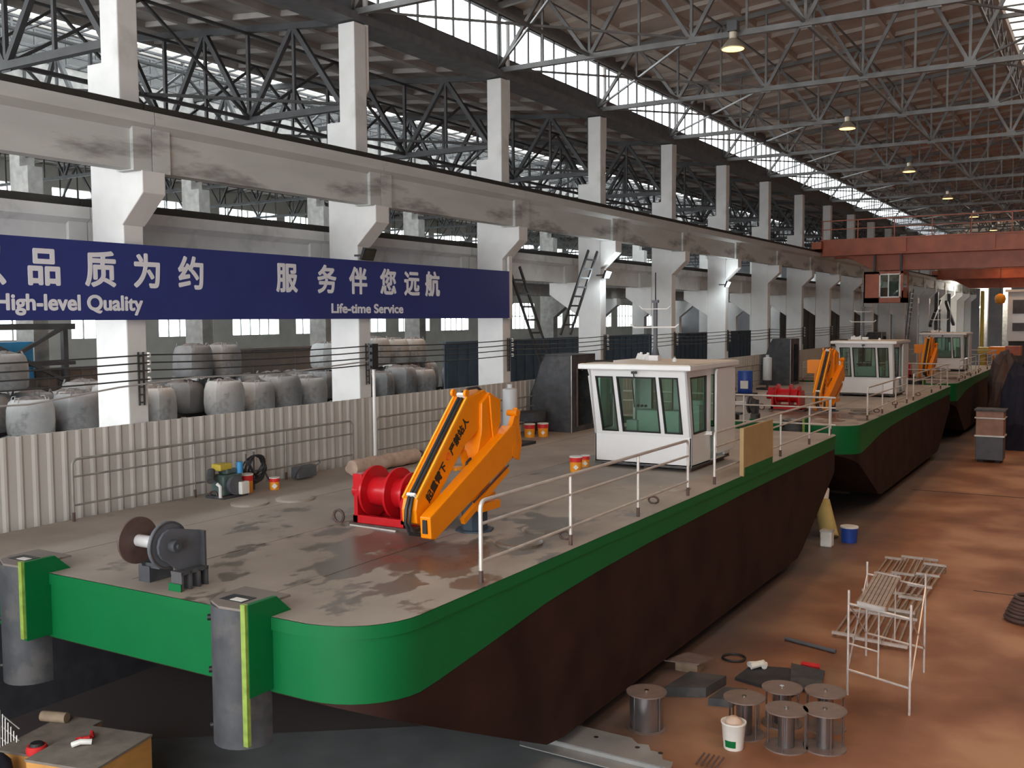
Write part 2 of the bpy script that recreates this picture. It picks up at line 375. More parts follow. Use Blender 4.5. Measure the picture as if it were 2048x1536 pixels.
# columns ------------------------------------------------------------
def near_column():
    t = thing('concrete_column', (-14.5, YN+.2, FL), '', 'column', 'painted columns of the near row')
    y0, y1 = YN, YN+.4
    MB().prism([(-14.9,FL),(-14.1,FL),(-14.1,6.38),(-14.54,6.38),(-14.54,4.30),(-14.9,4.30)], 'y', y0, y1).build('shaft', 'column', t, bevel=.02)
    MB().prism([(-14.1,1.60),(-13.56,2.10),(-13.56,2.46),(-14.1,2.46)], 'y', y0-.03, y1+.03).build('bracket', 'column', t, bevel=.015)
    MB().prism([(-14.9,.10),(-15.95,.80),(-15.95,1.18),(-14.9,1.18)], 'y', y0-.03, y1+.03).build('bracket', 'column', t, bevel=.015)
    return t
c0 = near_column(); c0['label'] = 'first painted concrete column from the left, standing behind the blue banner'
NK = 20
for k in range(1, NK-1):
    d = ['standing behind the blue banner', 'beside the floodlight on the banner', 'at the right end of the blue banner', 'with the upper ladder leaning on it'][k] if k < 4 else 'in the row carrying the crane beam'
    dup(c0, dy=PITCHY*k, label=f'{ORD[k]} painted concrete column from the left, {d}')
c = dup(c0, dy=PITCHY*(NK-1), label='farthest painted concrete column, at the far end of the row')
# far colonnade of the low bay (bare concrete)
t = thing('concrete_column', (-26., YN+.2, FL), 'first bare grey concrete column from the left beyond the stacked bags', 'column', 'bare columns of the far row')
MB().prism([(-26.4,FL),(-25.6,FL),(-25.6,4.3),(-25.95,4.3),(-25.95,6.4),(-26.4,6.4)], 'y', YN, YN+.45).build('shaft', 'bare', t)
MB().prism([(-25.6,.10),(-24.7,.80),(-24.7,1.18),(-25.6,1.18)], 'y', YN, YN+.45).build('bracket', 'bare', t)
for k in range(1, NK):
    c = dup(t, dy=PITCHY*k, label=(f'{ORD[k]} bare grey concrete column from the left in the row beyond the stacked bags' if k < NK-1 else 'farthest column of the row beyond the low bay'))
    if k > 6:
        for ch in c.children:
            ch.data = ch.data.copy(); ch.data.materials[0] = M['column']

# crane runway beams, one per bay -------------------------------------
def runway(xc, z0, z1, name, m, lab, grp, railh=.17, endw=.36):
    y0, y1 = YN+.2+.01, YN+.2+PITCHY-.01
    t = thing(name, (xc, y0+3, z0), lab.format('first'), 'beam', grp)
    mb = MB(); h = z1-z0
    mb.prism([(xc-.14,z0),(xc+.14,z0),(xc+.14,z1-.30),(xc+.30,z1-.20),(xc+.30,z1),(xc-.30,z1),(xc-.30,z1-.20),(xc-.14,z1-.30)], 'y', y0, y1)
    mb.box(xc-.21, xc+.21, y0, y0+endw, z0-.02, z1-.18); mb.box(xc-.21, xc+.21, y1-endw, y1, z0-.02, z1-.18)
    mb.build('girder', m, t)
    MB().box(xc-.12, xc+.12, y0, y1, z1, z1+.05).box(xc-.04, xc+.04, y0, y1, z1+.05, z1+railh).build('crane_rail', 'rail', t)
    return t
grp = 'runway beams of the near row'
b = runway(-13.80, 2.465, 3.40, 'runway_beam', 'beam', '', grp)
b['label'] = 'dusty white crane runway beam, second span from the left edge'
for k in range(-2, NK-1):
    if k == 0: continue
    lab = 'dusty white crane runway beam outside the left edge' if k == -2 else f'dusty white crane runway beam, {ORD[k+1]} span from the left edge, carrying a dark rail'
    dup(b, dy=PITCHY*k, label=lab)
b = runway(-15.5, 1.18, 1.98, 'runway_beam', 'white', '', 'runway beams of the low bay near side')
b['label'] = 'lower white beam behind the columns, second span from the left edge'
for k in range(-1, NK-1):
    if k: dup(b, dy=PITCHY*k, label=f'lower white beam behind the columns, {ORD[k+1]} span from the left edge' if k > -1 else 'lower white beam behind the columns at the left edge above the banner')
b = runway(-25.15, 1.18, 1.98, 'runway_beam', 'bare', '', 'runway beams of the low bay far side')
b['label'] = 'grey beam on the far row beyond the bags, second span from the left'
for k in range(1, NK-1): dup(b, dy=PITCHY*k, label=f'grey beam on the far row beyond the low bay, {ORD[k+1]} span from the left')

# trusses --------------------------------------------------------------
def truss(x0, x1, zb, ztop, n, yc, m, name, lab, grp, cw=.13, ww=.09, fold=True):
    """ztop: function of x.  Warren web with verticals"""
    t = thing(name, ((x0+x1)/2, yc, zb), lab, 'roof truss', grp)
    MB().beam((x0,yc,zb), (x1,yc,zb), cw, cw).build('bottom_chord', m, t)
    mb = MB(); L = (x1-x0)/n
    xs = [x0+i*L/2 for i in range(2*n+1)]
    for a, b_ in zip(xs[:-1], xs[1:]): mb.beam((a,yc,ztop(a)), (b_,yc,ztop(b_)), cw, cw)
    mb.build('top_chord', m, t)
    mb = MB()
    for i in range(n):
        a = x0+i*L; mid = a+L/2; b_ = a+L
        mb.beam((a,yc,zb), (mid,yc,ztop(mid)), ww, ww); mb.beam((mid,yc,ztop(mid)), (b_,yc,zb), ww, ww)
        mb.beam((mid,yc,zb), (mid,yc,ztop(mid)), ww*.6)
        mb.beam((a,yc,zb), (a,yc,ztop(a)), ww*.7)
        mb.box(a-.14, a+.14, yc-.012, yc+.012, zb-.1, zb+.16)
    mb.beam((x1,yc,zb), (x1,yc,ztop(x1)), ww*.7)
    mb.build('web', m, t)
    return t
zr = lambda x: 8.30+.09*(x+14.4) if x < -3.3 else (9.3 if x < 1 else 9.3-.096*(x-1))
t0 = truss(-14.3, 10.1, 6.62, zr, 9, YN+.2, 'steel', 'roof_truss', 'near steel roof truss over the hall above the left edge', 'trusses of the main hall')
for k in range(1, NK):
    if k: dup(t0, dy=PITCHY*k, label=('steel roof truss over the hall behind the viewer' if k < 0 else f'steel roof truss over the main hall, {ORD[k]} truss counted from the nearest'))
zl = lambda x: 6.5+.095*(-14.9-x) if x > -22.2 else 7.2
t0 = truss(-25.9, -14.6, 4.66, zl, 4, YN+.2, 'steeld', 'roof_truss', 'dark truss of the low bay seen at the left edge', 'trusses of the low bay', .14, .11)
for k in range(1, NK):
    if k: dup(t0, dy=PITCHY*k, label=('dark truss of the low bay behind the viewer' if k < 0 else f'dark truss of the low bay behind the columns, {ORD[k]} counted from the nearest'))
zf = lambda x: 9.3-.075*abs(x+38)
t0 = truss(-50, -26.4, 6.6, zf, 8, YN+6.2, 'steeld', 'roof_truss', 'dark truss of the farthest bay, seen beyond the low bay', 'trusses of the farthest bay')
for k in range(1, NK-1): dup(t0, dy=PITCHY*k, label=f'dark truss of the farthest bay beyond the low bay, {ORD[k]} from the left')
# bracing between trusses, one set per bay
mb = MB(); y0 = YN+.2; y1 = y0+PITCHY
for xa, xb in ((-14.3, -8.9), (-3.3, 1.), (1., 4.7)):
    mb.beam((xa,y0,6.68), (xb,y1,6.68), .05); mb.beam((xa,y1,6.68), (xb,y0,6.68), .05)
for x in (-11.6, -6.2, -.7, 4.7): mb.beam((x,y0,6.66), (x,y1,6.66), .07)
for x in (-13., -10.2, -7.5): mb.beam((x,y0,zr(x)-.1), (x,y1,zr(x)-.1), .05)
for x in (-3.3, 1.):
    for q in range(4):
        ya = y0+q*1.5; mb.beam((x,ya,8.2), (x,ya+1.5,9.2), .05); mb.beam((x,ya,9.2), (x,ya+1.5,8.2), .05)
    mb.beam((x,y0,8.2), (x,y1,8.2), .07)
br = mb.build('roof_bracing', 'steel'); tag(br, 'crossed steel bracing between the nearest roof trusses of the hall', 'bracing', 'bracing between the hall trusses')
for k in range(1, NK-1): dup(br, dy=PITCHY*k, label=f'crossed steel bracing between roof trusses of the hall, {ORD[k]} bay from the nearest')
mb = MB()
for xa, xb in ((-25.9, -20.2), (-20.2, -14.6)):
    mb.beam((xa,y0,4.72), (xb,y1,4.72), .06); mb.beam((xa,y1,4.72), (xb,y0,4.72), .06)
for x in (-17.4, -20.2, -23.): mb.beam((x,y0,4.7), (x,y1,4.7), .08); mb.beam((x,y0,zl(x)-.1), (x,y1,zl(x)-.1), .06); mb.beam((x,y0,4.7), (x,(y0+y1)/2,zl(x)-.1), .06); mb.beam((x,y1,4.7), (x,(y0+y1)/2,zl(x)-.1), .06)
br = mb.build('roof_bracing', 'steeld'); tag(br, 'dark bracing of the low bay at the left edge', 'bracing', 'bracing of the low bay')
for k in range(1, NK-1): dup(br, dy=PITCHY*k, label=f'dark bracing of the low bay behind the columns, {ORD[k]} bay from the nearest')
# white rainwater pipes beside the upper columns
for k, (ztp, zbt) in enumerate([(8.0,4.9),(8.0,4.9),(8.0,5.3),(8.0,5.2),(8.0,5.0),(8.0,5.0)]):
    y = YN+.52+PITCHY*(k+1)
    o = MB().tube([(-14.2,y,ztp),(-14.2,y,zbt+.15),(-14.3,y,zbt)], .06, 10).build('drain_pipe', 'cream', smooth=True)
    tag(o, f'white drain pipe behind the upper part of the {ORD[k+1]} painted column', 'pipe', 'drain pipes on the columns')

# high-bay lamps ---------------------------------------------------------
def highbay(x, y, lab, grp, pw=1.):
    t = thing('high_bay_lamp', (x, y, 6.62), lab, 'lamp', grp)
    MB().cyl((x,y,6.62), (x,y,6.80), .02, n=8).box(x-.12,x+.12,y-.1,y+.1,6.60,6.83).build('hanger', 'steeld', t)
    MB().lathe([(.06,0),(.09,.02),(.09,.16),(.05,.2)], (x,y,6.42)).build('housing', 'alu', t, smooth=True)
    MB().lathe([(.27,0),(.28,.02),(.20,.12),(.11,.22),(.07,.24)], (x,y,6.20)).build('reflector', 'alu', t, smooth=True)
    MB().lathe([(.25,0),(.25,.01)], (x,y,6.195)).build('lens', 'lens', t)
    ld = bpy.data.lights.new('lamp_light', 'SPOT'); ld.energy = LAMP_POWER*pw; ld.color = LAMP_COL; ld.spot_size = rad(118); ld.spot_blend = .6; ld.shadow_soft_size = .22
    lo = bpy.data.objects.new('lamp_light', ld); COL.objects.link(lo); lo.parent = t; lo.location = (0,0,(6.15-6.62)*S)
    return t
for j in range(7):
    highbay(-7.75, 23.0+11.6*j, f'glowing warm high-bay lamp, {ORD[j]} from the nearest in the row under the roof', 'high-bay lamps of the row')
for j in range(6):  # lamps added to brighten the low bay and warm its columns
    L_ = highbay(-20.2, 17.3+12*j, f'warm lamp added to brighten the low bay beyond the columns, {ORD[j]} from the nearest', 'added lamps of the low bay', .8)
    L_.location.z -= (6.62-4.62)*S
for j in range(8):  # unseen row added for warm light on the aisle floor
    highbay(2.5, 11.4+11.6*j, f'unseen lamp added to warm the right side of the hall, {ORD[j]} from the nearest', 'added lamps of the unseen right row', 1.9)

# ================================================================== BANNER
bt = thing('banner', (-13.98, 15.5, .03), 'long blue wall banner with white Chinese and English slogans, hung on the columns', 'banner')
MB().box(-14.02, -13.97, 3.0, 23.24, .04, 1.29).build('panel', 'banner', bt)
MB().box(-14.05, -13.985, 23.26, 23.42, .03, 1.7).build('edge_strip', 'column', bt)
for ch, yc, sz in (('以', 8.62, .62), ('品', 9.54, .60), ('质', 10.54, .60), ('为', 11.45, .60), ('约', 12.39, .60), ('服', 14.77, .60), ('务', 15.94, .60), ('伴', 16.95, .60), ('您', 17.99, .60), ('远', 18.87, .60), ('航', 19.69, .60)):
    text(ch, sz, 'lettr', (-13.968, yc, .81), (0,1,0), (1,0,0), bt, bold=.017, center=True)
text('High-level Quality', .335, 'lettr', (-13.968, 8.72, .20), (0,1,0), (1,0,0), bt, bold=.011, sx=1.07)
text('Life-time Service', .27, 'lettr', (-13.968, 16.05, .17), (0,1,0), (1,0,0), bt, bold=.009, sx=1.36)
def floodlight(p, lab, lit):
    t = thing('floodlight', p, lab, 'floodlight')
    x, y, z = p
    MB().beam((x-.35,y,z+.1), (x,y,z+.1), .04).build('arm', 'steeld', t)
    MB().prism([(x,z-.02),(x+.10,z+.22),(x+.04,z+.25),(x-.06,z)], 'y', y-.2, y+.2).build('housing', 'black', t)
    MB().prism([(x+.008,z+.012),(x+.098,z+.195),(x+.103,z+.19),(x+.013,z+.007)], 'y', y-.16, y+.16).build('lens', 'led' if lit else 'cabglass', t)
    if lit:
        ld = bpy.data.lights.new('led_light', 'POINT'); ld.energy = 70; ld.color = (.85,.95,1); ld.shadow_soft_size = .1
        lo = bpy.data.objects.new('led_light', ld); COL.objects.link(lo); lo.parent = t; lo.location = (.25,0,.05)
floodlight((-13.75, 17.0, 1.30), 'unlit black floodlight above the banner on the second column', False)
floodlight((-13.8, 28.9, 1.28), 'shining white floodlight nearest the leaning ladder', True)
floodlight((-13.8, 40.4, 1.28), 'shining white floodlight on the sixth column, farther along the row', True)

# ================================================================== CABLES AND BRACKETS
for k in range(0, 9):
    y = YN+.25+PITCHY*k
    t = thing('cable_bracket', (-14.06, y, -1.4), f'dark ladder bracket holding the cables on the {ORD[k]} painted column', 'bracket', 'cable brackets on the columns')
    mb = MB(); mb.beam((-14.07,y-.06,-1.4),(-14.07,y-.06,-.5),.025); mb.beam((-14.07,y+.04,-1.4),(-14.07,y+.04,-.5),.025)
    for q in range(7): mb.beam((-14.07,y-.06,-1.35+q*.13),(-14.07,y+.04,-1.35+q*.13),.02)
    mb.build('frame', 'steeld', t)
    for q, z in enumerate((-.55,-.68,-.81,-.96)): MB().cyl((-14.02,y+.12,z-.04),(-14.02,y+.12,z+.04),.035,n=10).build('insulator', 'railp', t)
for q, z in enumerate((-.55,-.68,-.81,-.96)):
    pts = []
    for k in range(-1, 10):
        ya = YN+.37+PITCHY*k
        for s_ in range(6):
            u = s_/6; pts.append((-14.0, ya+PITCHY*u, z-.16*u*(1-u)))
    o = MB().tube(pts, .014, 6).build('cable', 'cable'); tag(o, f'dark power cable strung along the columns, {["uppermost","second from the top","third from the top","lowest"][q]} of four', 'cable', 'cables along the columns')
pts = [(-13.95, 6, -1.15), (-13.95, 9.2, -1.22), (-13.95, 10.8, -1.06), (-13.95, 12.4, -.98), (-13.95, 14.5, -1.02), (-13.95, 16.2, -.93), (-13.95, 17.3, -.88)]
tag(MB().tube(pts, .016, 6).build('cable', 'cablel'), 'pale cable hanging loosely below the dark cables', 'cable')
# ================================================================== LOW BAY CONTENTS
tag(MB().box(-20.45, -19.2, 8, 32.5, FL, -3.5).build('storage_platform', 'dark'), 'dark low platform under the front rows of stacked bulk bags', 'platform')
tag(MB().box(-24.4, -21.7, 8, 32.5, FL, -2.5).build('storage_platform', 'dark'), 'dark high platform under the rear rows of stacked bulk bags', 'platform')
tag(MB().box(-21.68, -20.47, 8, 32.5, FL, -3.5).build('storage_platform', 'dark'), 'dark platform between the low and the high one under the bags', 'platform')
def bulk_bag(m, p):
    t = thing('bulk_bag', p, '', 'bag')
    x, y, z = p; mb = MB(); N = 14; rings = []
    for (hz, r) in ((0,.50),(.06,.55),(.35,.57),(.7,.555),(.9,.50),(.97,.40)):
        ring = []
        for i in range(N):
            a = 2*math.pi*i/N; sq = (abs(math.cos(a))**3.2+abs(math.sin(a))**3.2)**(-1/3.2)
            ring.append((x+r*sq*math.cos(a)*(1+.02*math.sin(3*a+hz*5)), y+r*sq*math.sin(a), z+hz))
        rings += ring
    fs = [(j*N+i, j*N+(i+1)%N, (j+1)*N+(i+1)%N, (j+1)*N+i) for j in range(5) for i in range(N)]+[tuple(range(N-1,-1,-1))]
    mb.add(rings, fs).build('body', m, t, smooth=True)
    mb = MB(); top = [(x+.40*math.cos(2*math.pi*i/N), y+.40*math.sin(2*math.pi*i/N), z+.965) for i in range(N)]
    mid = [(x+.2*math.cos(2*math.pi*i/N+.2), y+.2*math.sin(2*math.pi*i/N+.2), z+(1.04 if i%3 else .96)) for i in range(N)]
    mb.add(top+mid+[(x,y,z+1.0)], [(i,(i+1)%N,(i+1)%N+N,i+N) for i in range(N)]+[(i+N,(i+1)%N+N,2*N) for i in range(N)]).build('top', 'bagtop', t, smooth=True)
    for sx, sy in ((1,1),(1,-1),(-1,1),(-1,-1)):
        MB().tube([(x+.42*sx,y+.34*sy,z+.88),(x+.38*sx,y+.3*sy,z+1.03),(x+.3*sx,y+.38*sy,z+1.03),(x+.34*sx,y+.42*sy,z+.88)], .015, 5).build('lifting_loop', m, t)
    return t
b1 = bulk_bag('bag', (-19.8, 9.0, -3.5)); b2 = bulk_bag('bag2', (-19.8, 10.1, -3.5)); b3 = bulk_bag('bag3', (-19.8, 11.2, -3.5))
rows = ['front row by the fence', 'second row from the fence', 'third row from the fence', 'rear row']
for o, q in ((b1,'first'),(b2,'second'),(b3,'third')): o['group'] = 'bulk bags in the front row by the fence'; o['label'] = f'grey bulk bag in the front row by the fence, {q} from the left'
tiers = [(0, -3.5, ''), (1, -3.5, 'lower tier of the '), (1, -2.54, 'upper tier of the '), (2, -2.5, 'lower tier of the '), (2, -1.54, 'upper tier of the '), (3, -1.9, '')]
for r, zb_, tn in tiers:
    for i in range(20):
        if r == 0 and i < 3: continue
        if r == 1 and zb_ > -3 and i % 5 == 3: continue
        if r == 2 and zb_ > -2 and not (i in (3,4,9,10,14,15,16,17,18)): continue
        if r == 3 and i % 3 == 0: continue
        src = random.choice((b1, b2, b3)); c = dup(src, rz=random.uniform(-.5,.5))
        sc_ = random.uniform(.86,1.0); c.scale = (sc_*random.uniform(.9,1.03), sc_, random.uniform(.86,1.02)*.97)
        c.location = ((-19.8-r*1.2+random.uniform(-.08,.08))*S, (9.0+i*1.14+random.uniform(-.08,.08)+(.4 if tn.startswith('upper') else 0))*S, zb_*S+C0)
        if r == 3: c.location.z = -2.5*S+C0
        c['group'] = f'bulk bags in the {tn}{rows[r]}'; c['label'] = f'grey bulk bag, {tn}{rows[r]}, {ORD[i]} from the left'
def partition(x, y0, y1, z1, m, lab, rib=.25, z0=FL):
    mb = MB().box(x-.04, x, y0, y1, z0, z1); y = y0+.1
    while y < y1-.1: mb.box(x, x+.03, y, y+.06, z0, z1-.04); y += rib
    mb.box(x-.06, x+.05, y0, y1, z1-.02, z1+.05)
    return tag(mb.build('partition', m), lab, 'partition')
partition(-25.0, 4, 19.3, -1.28, 'part_brn', 'brown ribbed partition beyond the bags at the left edge', .35)
partition(-25.0, 22.6, 29.0, -.95, 'part_brn', 'brown smooth partition beyond the bags under the middle of the banner', 2.)
partition(-22.4, 33.2, 40, -.95, 'part_dark', 'dark grey partition at the right end of the bag stack', 1.2)
partition(-17.6, 25.4, 41.2, -.72, 'part_blue', 'dark blue partition behind the ladders and the third column', .6)
partition(-17.9, 42, 57, -.75, 'part_blue', 'dark blue partition behind the wheelhouse mast, farther along', .6)
partition(-16.6, 58, 92, .6, 'part_dark', 'tall dark partition far along between the columns', 1.5)
# lattice stairs / frame in the low bay at the left edge
t = thing('steel_frame_machine', (-22.6, 14.5, FL), 'green and dark lattice machine frame beyond the bags at the left edge', 'machine')
mb = MB()
for y in (10.5, 13, 16): mb.beam((-22.6,y,FL),(-22.6,y,-.05),.14)
for a, b_ in (((10.5,-1.6),(13,-.1)),((13,-1.6),(10.5,-.1)),((13,-1.6),(16,-.1)),((16,-1.6),(13,-.1)),((10.5,-3.2),(13,-1.6)),((13,-3.2),(10.5,-1.6))): mb.beam((-22.55,a[0],a[1]),(-22.55,b_[0],b_[1]),.1)
mb.beam((-22.6,10.2,-.1),(-22.6,16.3,-.1),.16); mb.beam((-22.6,10.2,-1.1),(-22.6,16.3,-1.1),.1)
mb.build('lattice', 'steeld', t)
MB().box(-23.2,-22.5,9.5,11.5,-.25,.1).build('cover', 'teal', t)
MB().box(-23.4,-22.8,14.2,15.2,-1.5,-.5).build('cabinet', 'blue2', t); MB().box(-23.4,-22.8,10.,11.,-1.6,-.6).build('cabinet', 'blue2', t)
t.location.x -= 2.1*S; t.location.y += 1.4*S
# ladders on the columns
def ladder(p0, p1, wdir, n, lab, m='steeld', w=.42):
    t = thing('ladder', p0, lab, 'ladder')
    p0 = Vector(p0); p1 = Vector(p1); W = Vector(wdir).normalized()*w/2
    MB().beam(p0-W, p1-W, .05, .07).build('side_rail', m, t); MB().beam(p0+W, p1+W, .05, .07).build('side_rail', m, t)
    for i in range(1, n): q = p0.lerp(p1, i/n); MB().beam(q-W, q+W, .05).build('rung', m, t)
    return t
ladder((-14.0,26.5,-.45), (-13.9,28.15,2.1), (0,1,.0), 9, 'dark steel ladder leaning against the corbel of the fourth column', w=.62)
ladder((-14.5,26.6,-1.9), (-14.6,24.55,1.5), (0,1,0), 9, 'dark steel ladder sloping down to the grey deck house', w=.62)
ladder((-14.1,84,-2.2), (-13.9,85.2,2.2), (0,1,0), 12, 'dark steel ladder far along the row near the bridge crane cab', w=1.3)
# gantry bits seen far right
for y, s_ in ((98,1),(106,-1)):
    o = MB().beam((-13.9,y,-2.5),(-13.9,y,2.2),.3).beam((-13.9,y-3.4*s_,-.8),(-13.9,y+2*s_,1.4),.26).build('steel_prop', 'steeld')
    tag(o, f'dark steel prop and strut {"nearer" if s_ > 0 else "farther"} of the two far along the columns', 'prop', 'props on the far columns')

# ================================================================== BRIDGE CRANES
def bridge_crane(y, lab, cab=True):
    t = thing('bridge_crane', (-2, y, 3.53), lab, 'bridge crane')
    MB().prism([(-13.9,3.25),(-12.4,3.25),(-10.9,2.42),(7.5,2.42),(9.,3.25),(9.7,3.25),(9.7,3.5),(-13.9,3.5)], 'y', y+.6, y+1.3).build('main_girder', 'gcrane', t)
    MB().box(-13.4, 9.6, y-.1, y+.12, 3.28, 4.05).box(-13.5,9.6,y-.2,y+.55,3.22,3.28).box(-13.5,9.6,y-.16,y+.18,4.02,4.08).build('walkway_girder', 'gcrane', t)
    MB().prism([(-13.9,3.25),(-12.4,3.25),(-10.9,2.5),(7.5,2.5),(9.,3.25),(9.7,3.25),(9.7,3.5),(-13.9,3.5)], 'y', y+3.0, y+3.5).build('main_girder', 'gcrane', t)
    MB().box(-13.85,-13.35,y-.6,y+4.2,3.58,3.95).build('end_carriage', 'gcrane', t)
    for yy in (y-.3, y+3.8): MB().cyl((-13.72,yy,3.66),(-13.55,yy,3.66),.13,n=16).build('wheel', 'rail', t)
    x = -13.4
    while x < 9.5: MB().beam((x,y-.1,4.05),(x,y-.1,5.05),.05).build('railing_post', 'gcrane', t); x += 1.8
    MB().beam((-13.4,y-.1,5.05),(9.5,y-.1,5.05),.05).build('handrail', 'gcrane', t); MB().beam((-13.4,y-.1,4.6),(9.5,y-.1,4.6),.04).build('middle_rail', 'gcrane', t)
    for x in (-9.5, -5.4, -1): MB().box(x, x+.3, y-.22, y-.1, 3.3, 4.0).build('stiffener', 'gcrane', t)
    if cab:
        x0, x1, z0, z1, ya = -11.1, -9.2, .72, 2.3, y-.9
        o = MB().box(x0,x1,ya,ya+1.6,z0,z0+.25).box(x0,x1,ya,ya+1.6,z1-.12,z1).box(x0,x0+.75,ya,ya+.06,z0,z1).box(x1-.12,x1,ya,ya+.06,z0,z1).box(x0,x0+.06,ya,ya+1.6,z0,z1)
        o.box(x1-.06,x1,ya+1.4,ya+1.6,z0,z1).box(x1-.06,x1,ya,ya+1.6,z0,z0+.6).box(x0,x1,ya+1.55,ya+1.6,z0,z0+.8)
        cb = o.build('operator_cab', 'gcrane', t)
        MB().box(x0+.75,x1-.12,ya+.02,ya+.04,z0+.25,z1-.12).build('pane', 'cabglass', cb)
        MB().beam((x0+.75,ya,z0+.28),(x1-.12,ya,z0+.28),.06).beam((x0+.75,ya,z1-.15),(x1-.12,ya,z1-.15),.06).beam((x0+.78,ya,z0+.25),(x0+.78,ya,z1-.1),.06).beam((x1-.15,ya,z0+.25),(x1-.15,ya,z1-.1),.06).beam((x0+1.2,ya,z0+.25),(x0+1.2,ya,z1-.1),.05).build('window_bars', 'railp', cb)
        MB().beam((x0+.3,y+.2,z1),(x0+.3,y+.2,3.3),.1).beam((x1-.3,y+.2,z1),(x1-.3,y+.2,3.3),.1).beam((x0+.9,y+.6,z1),(x0+.9,y+.7,2.5),.1).build('hanger', 'steeld', cb)
        MB().box(x0+1.1,x0+1.5,ya+.6,ya+1.,z0+.3,z0+1.1).build('seat', 'black', cb)
    return t
bridge_crane(54.6, 'red overhead bridge crane nearest, with an operator cab hung below')
bridge_crane(95., 'red overhead bridge crane farther back in the haze', False)

# ================================================================== DREDGERS
S = 1.; FL = -6.1
XC, Y0, Y1 = -10.4, 7.85, 28.1; HW = 4.0; RC = .85
DK = -3.2
def stations():
    s = []
    for i in range(9):
        a = math.pi/2*i/8; s.append((HW-RC+RC*math.sin(a), Y0+RC-RC*math.cos(a)))
    y = Y0+RC+.35
    while y < Y1-RC-.05: s.append((HW, y)); y += .5
    rc = .5
    for i in range(7):
        a = math.pi/2*i/6; s.append((HW-rc+rc*math.cos(a), Y1-rc+rc*math.sin(a)))
    return s
ST = stations()
def zband(y):
    P = [(7.85,-4.02),(8.8,-4.05),(9.3,-4.0),(10.4,-3.89),(11.6,-3.76),(13.2,-3.68),(15,-3.63),(20,-3.57),(28.2,-3.54)]
    for (a,za),(b,zb) in zip(P[:-1],P[1:]):
        if y <= b: return za+(zb-za)*(y-a)/(b-a)
    return P[-1][1]
def zkeel(y):
    if y < 11.7: return -4.03-(y-7.85)/(11.7-7.85)*1.75
    if y > 24.2: return -5.78+(y-24.2)/(28.1-24.2)*1.8
    return -5.78
def band(off, ztop, zbot, closed_top=False, closed_bot=False):
    mb = MB(); n = len(ST); vs = []
    for sgn in (1,-1):
        for hw, y in ST:
            yy = Y0-off if y == Y0 else y+ (off if y > Y1-.01 else 0)
            x = XC+sgn*(hw+off); vs += [(x,yy,ztop(y)),(x,yy,zbot(y))]
    fs = []
    for sgn in (0,1):
        o = sgn*2*n
        for i in range(n-1): fs.append((o+2*i,o+2*i+2,o+2*i+3,o+2*i+1))
    fs.append((0,1,2*n+1,2*n)); e = 2*(n-1); fs.append((e,e+1,2*n+e+1,2*n+e))
    if closed_top: fs += [(2*i,2*i+2,2*n+2*i+2,2*n+2*i) for i in range(n-1)]
    if closed_bot: fs += [(2*i+1,2*i+3,2*n+2*i+3,2*n+2*i+1) for i in range(n-1)]
    return mb.add(vs, fs)
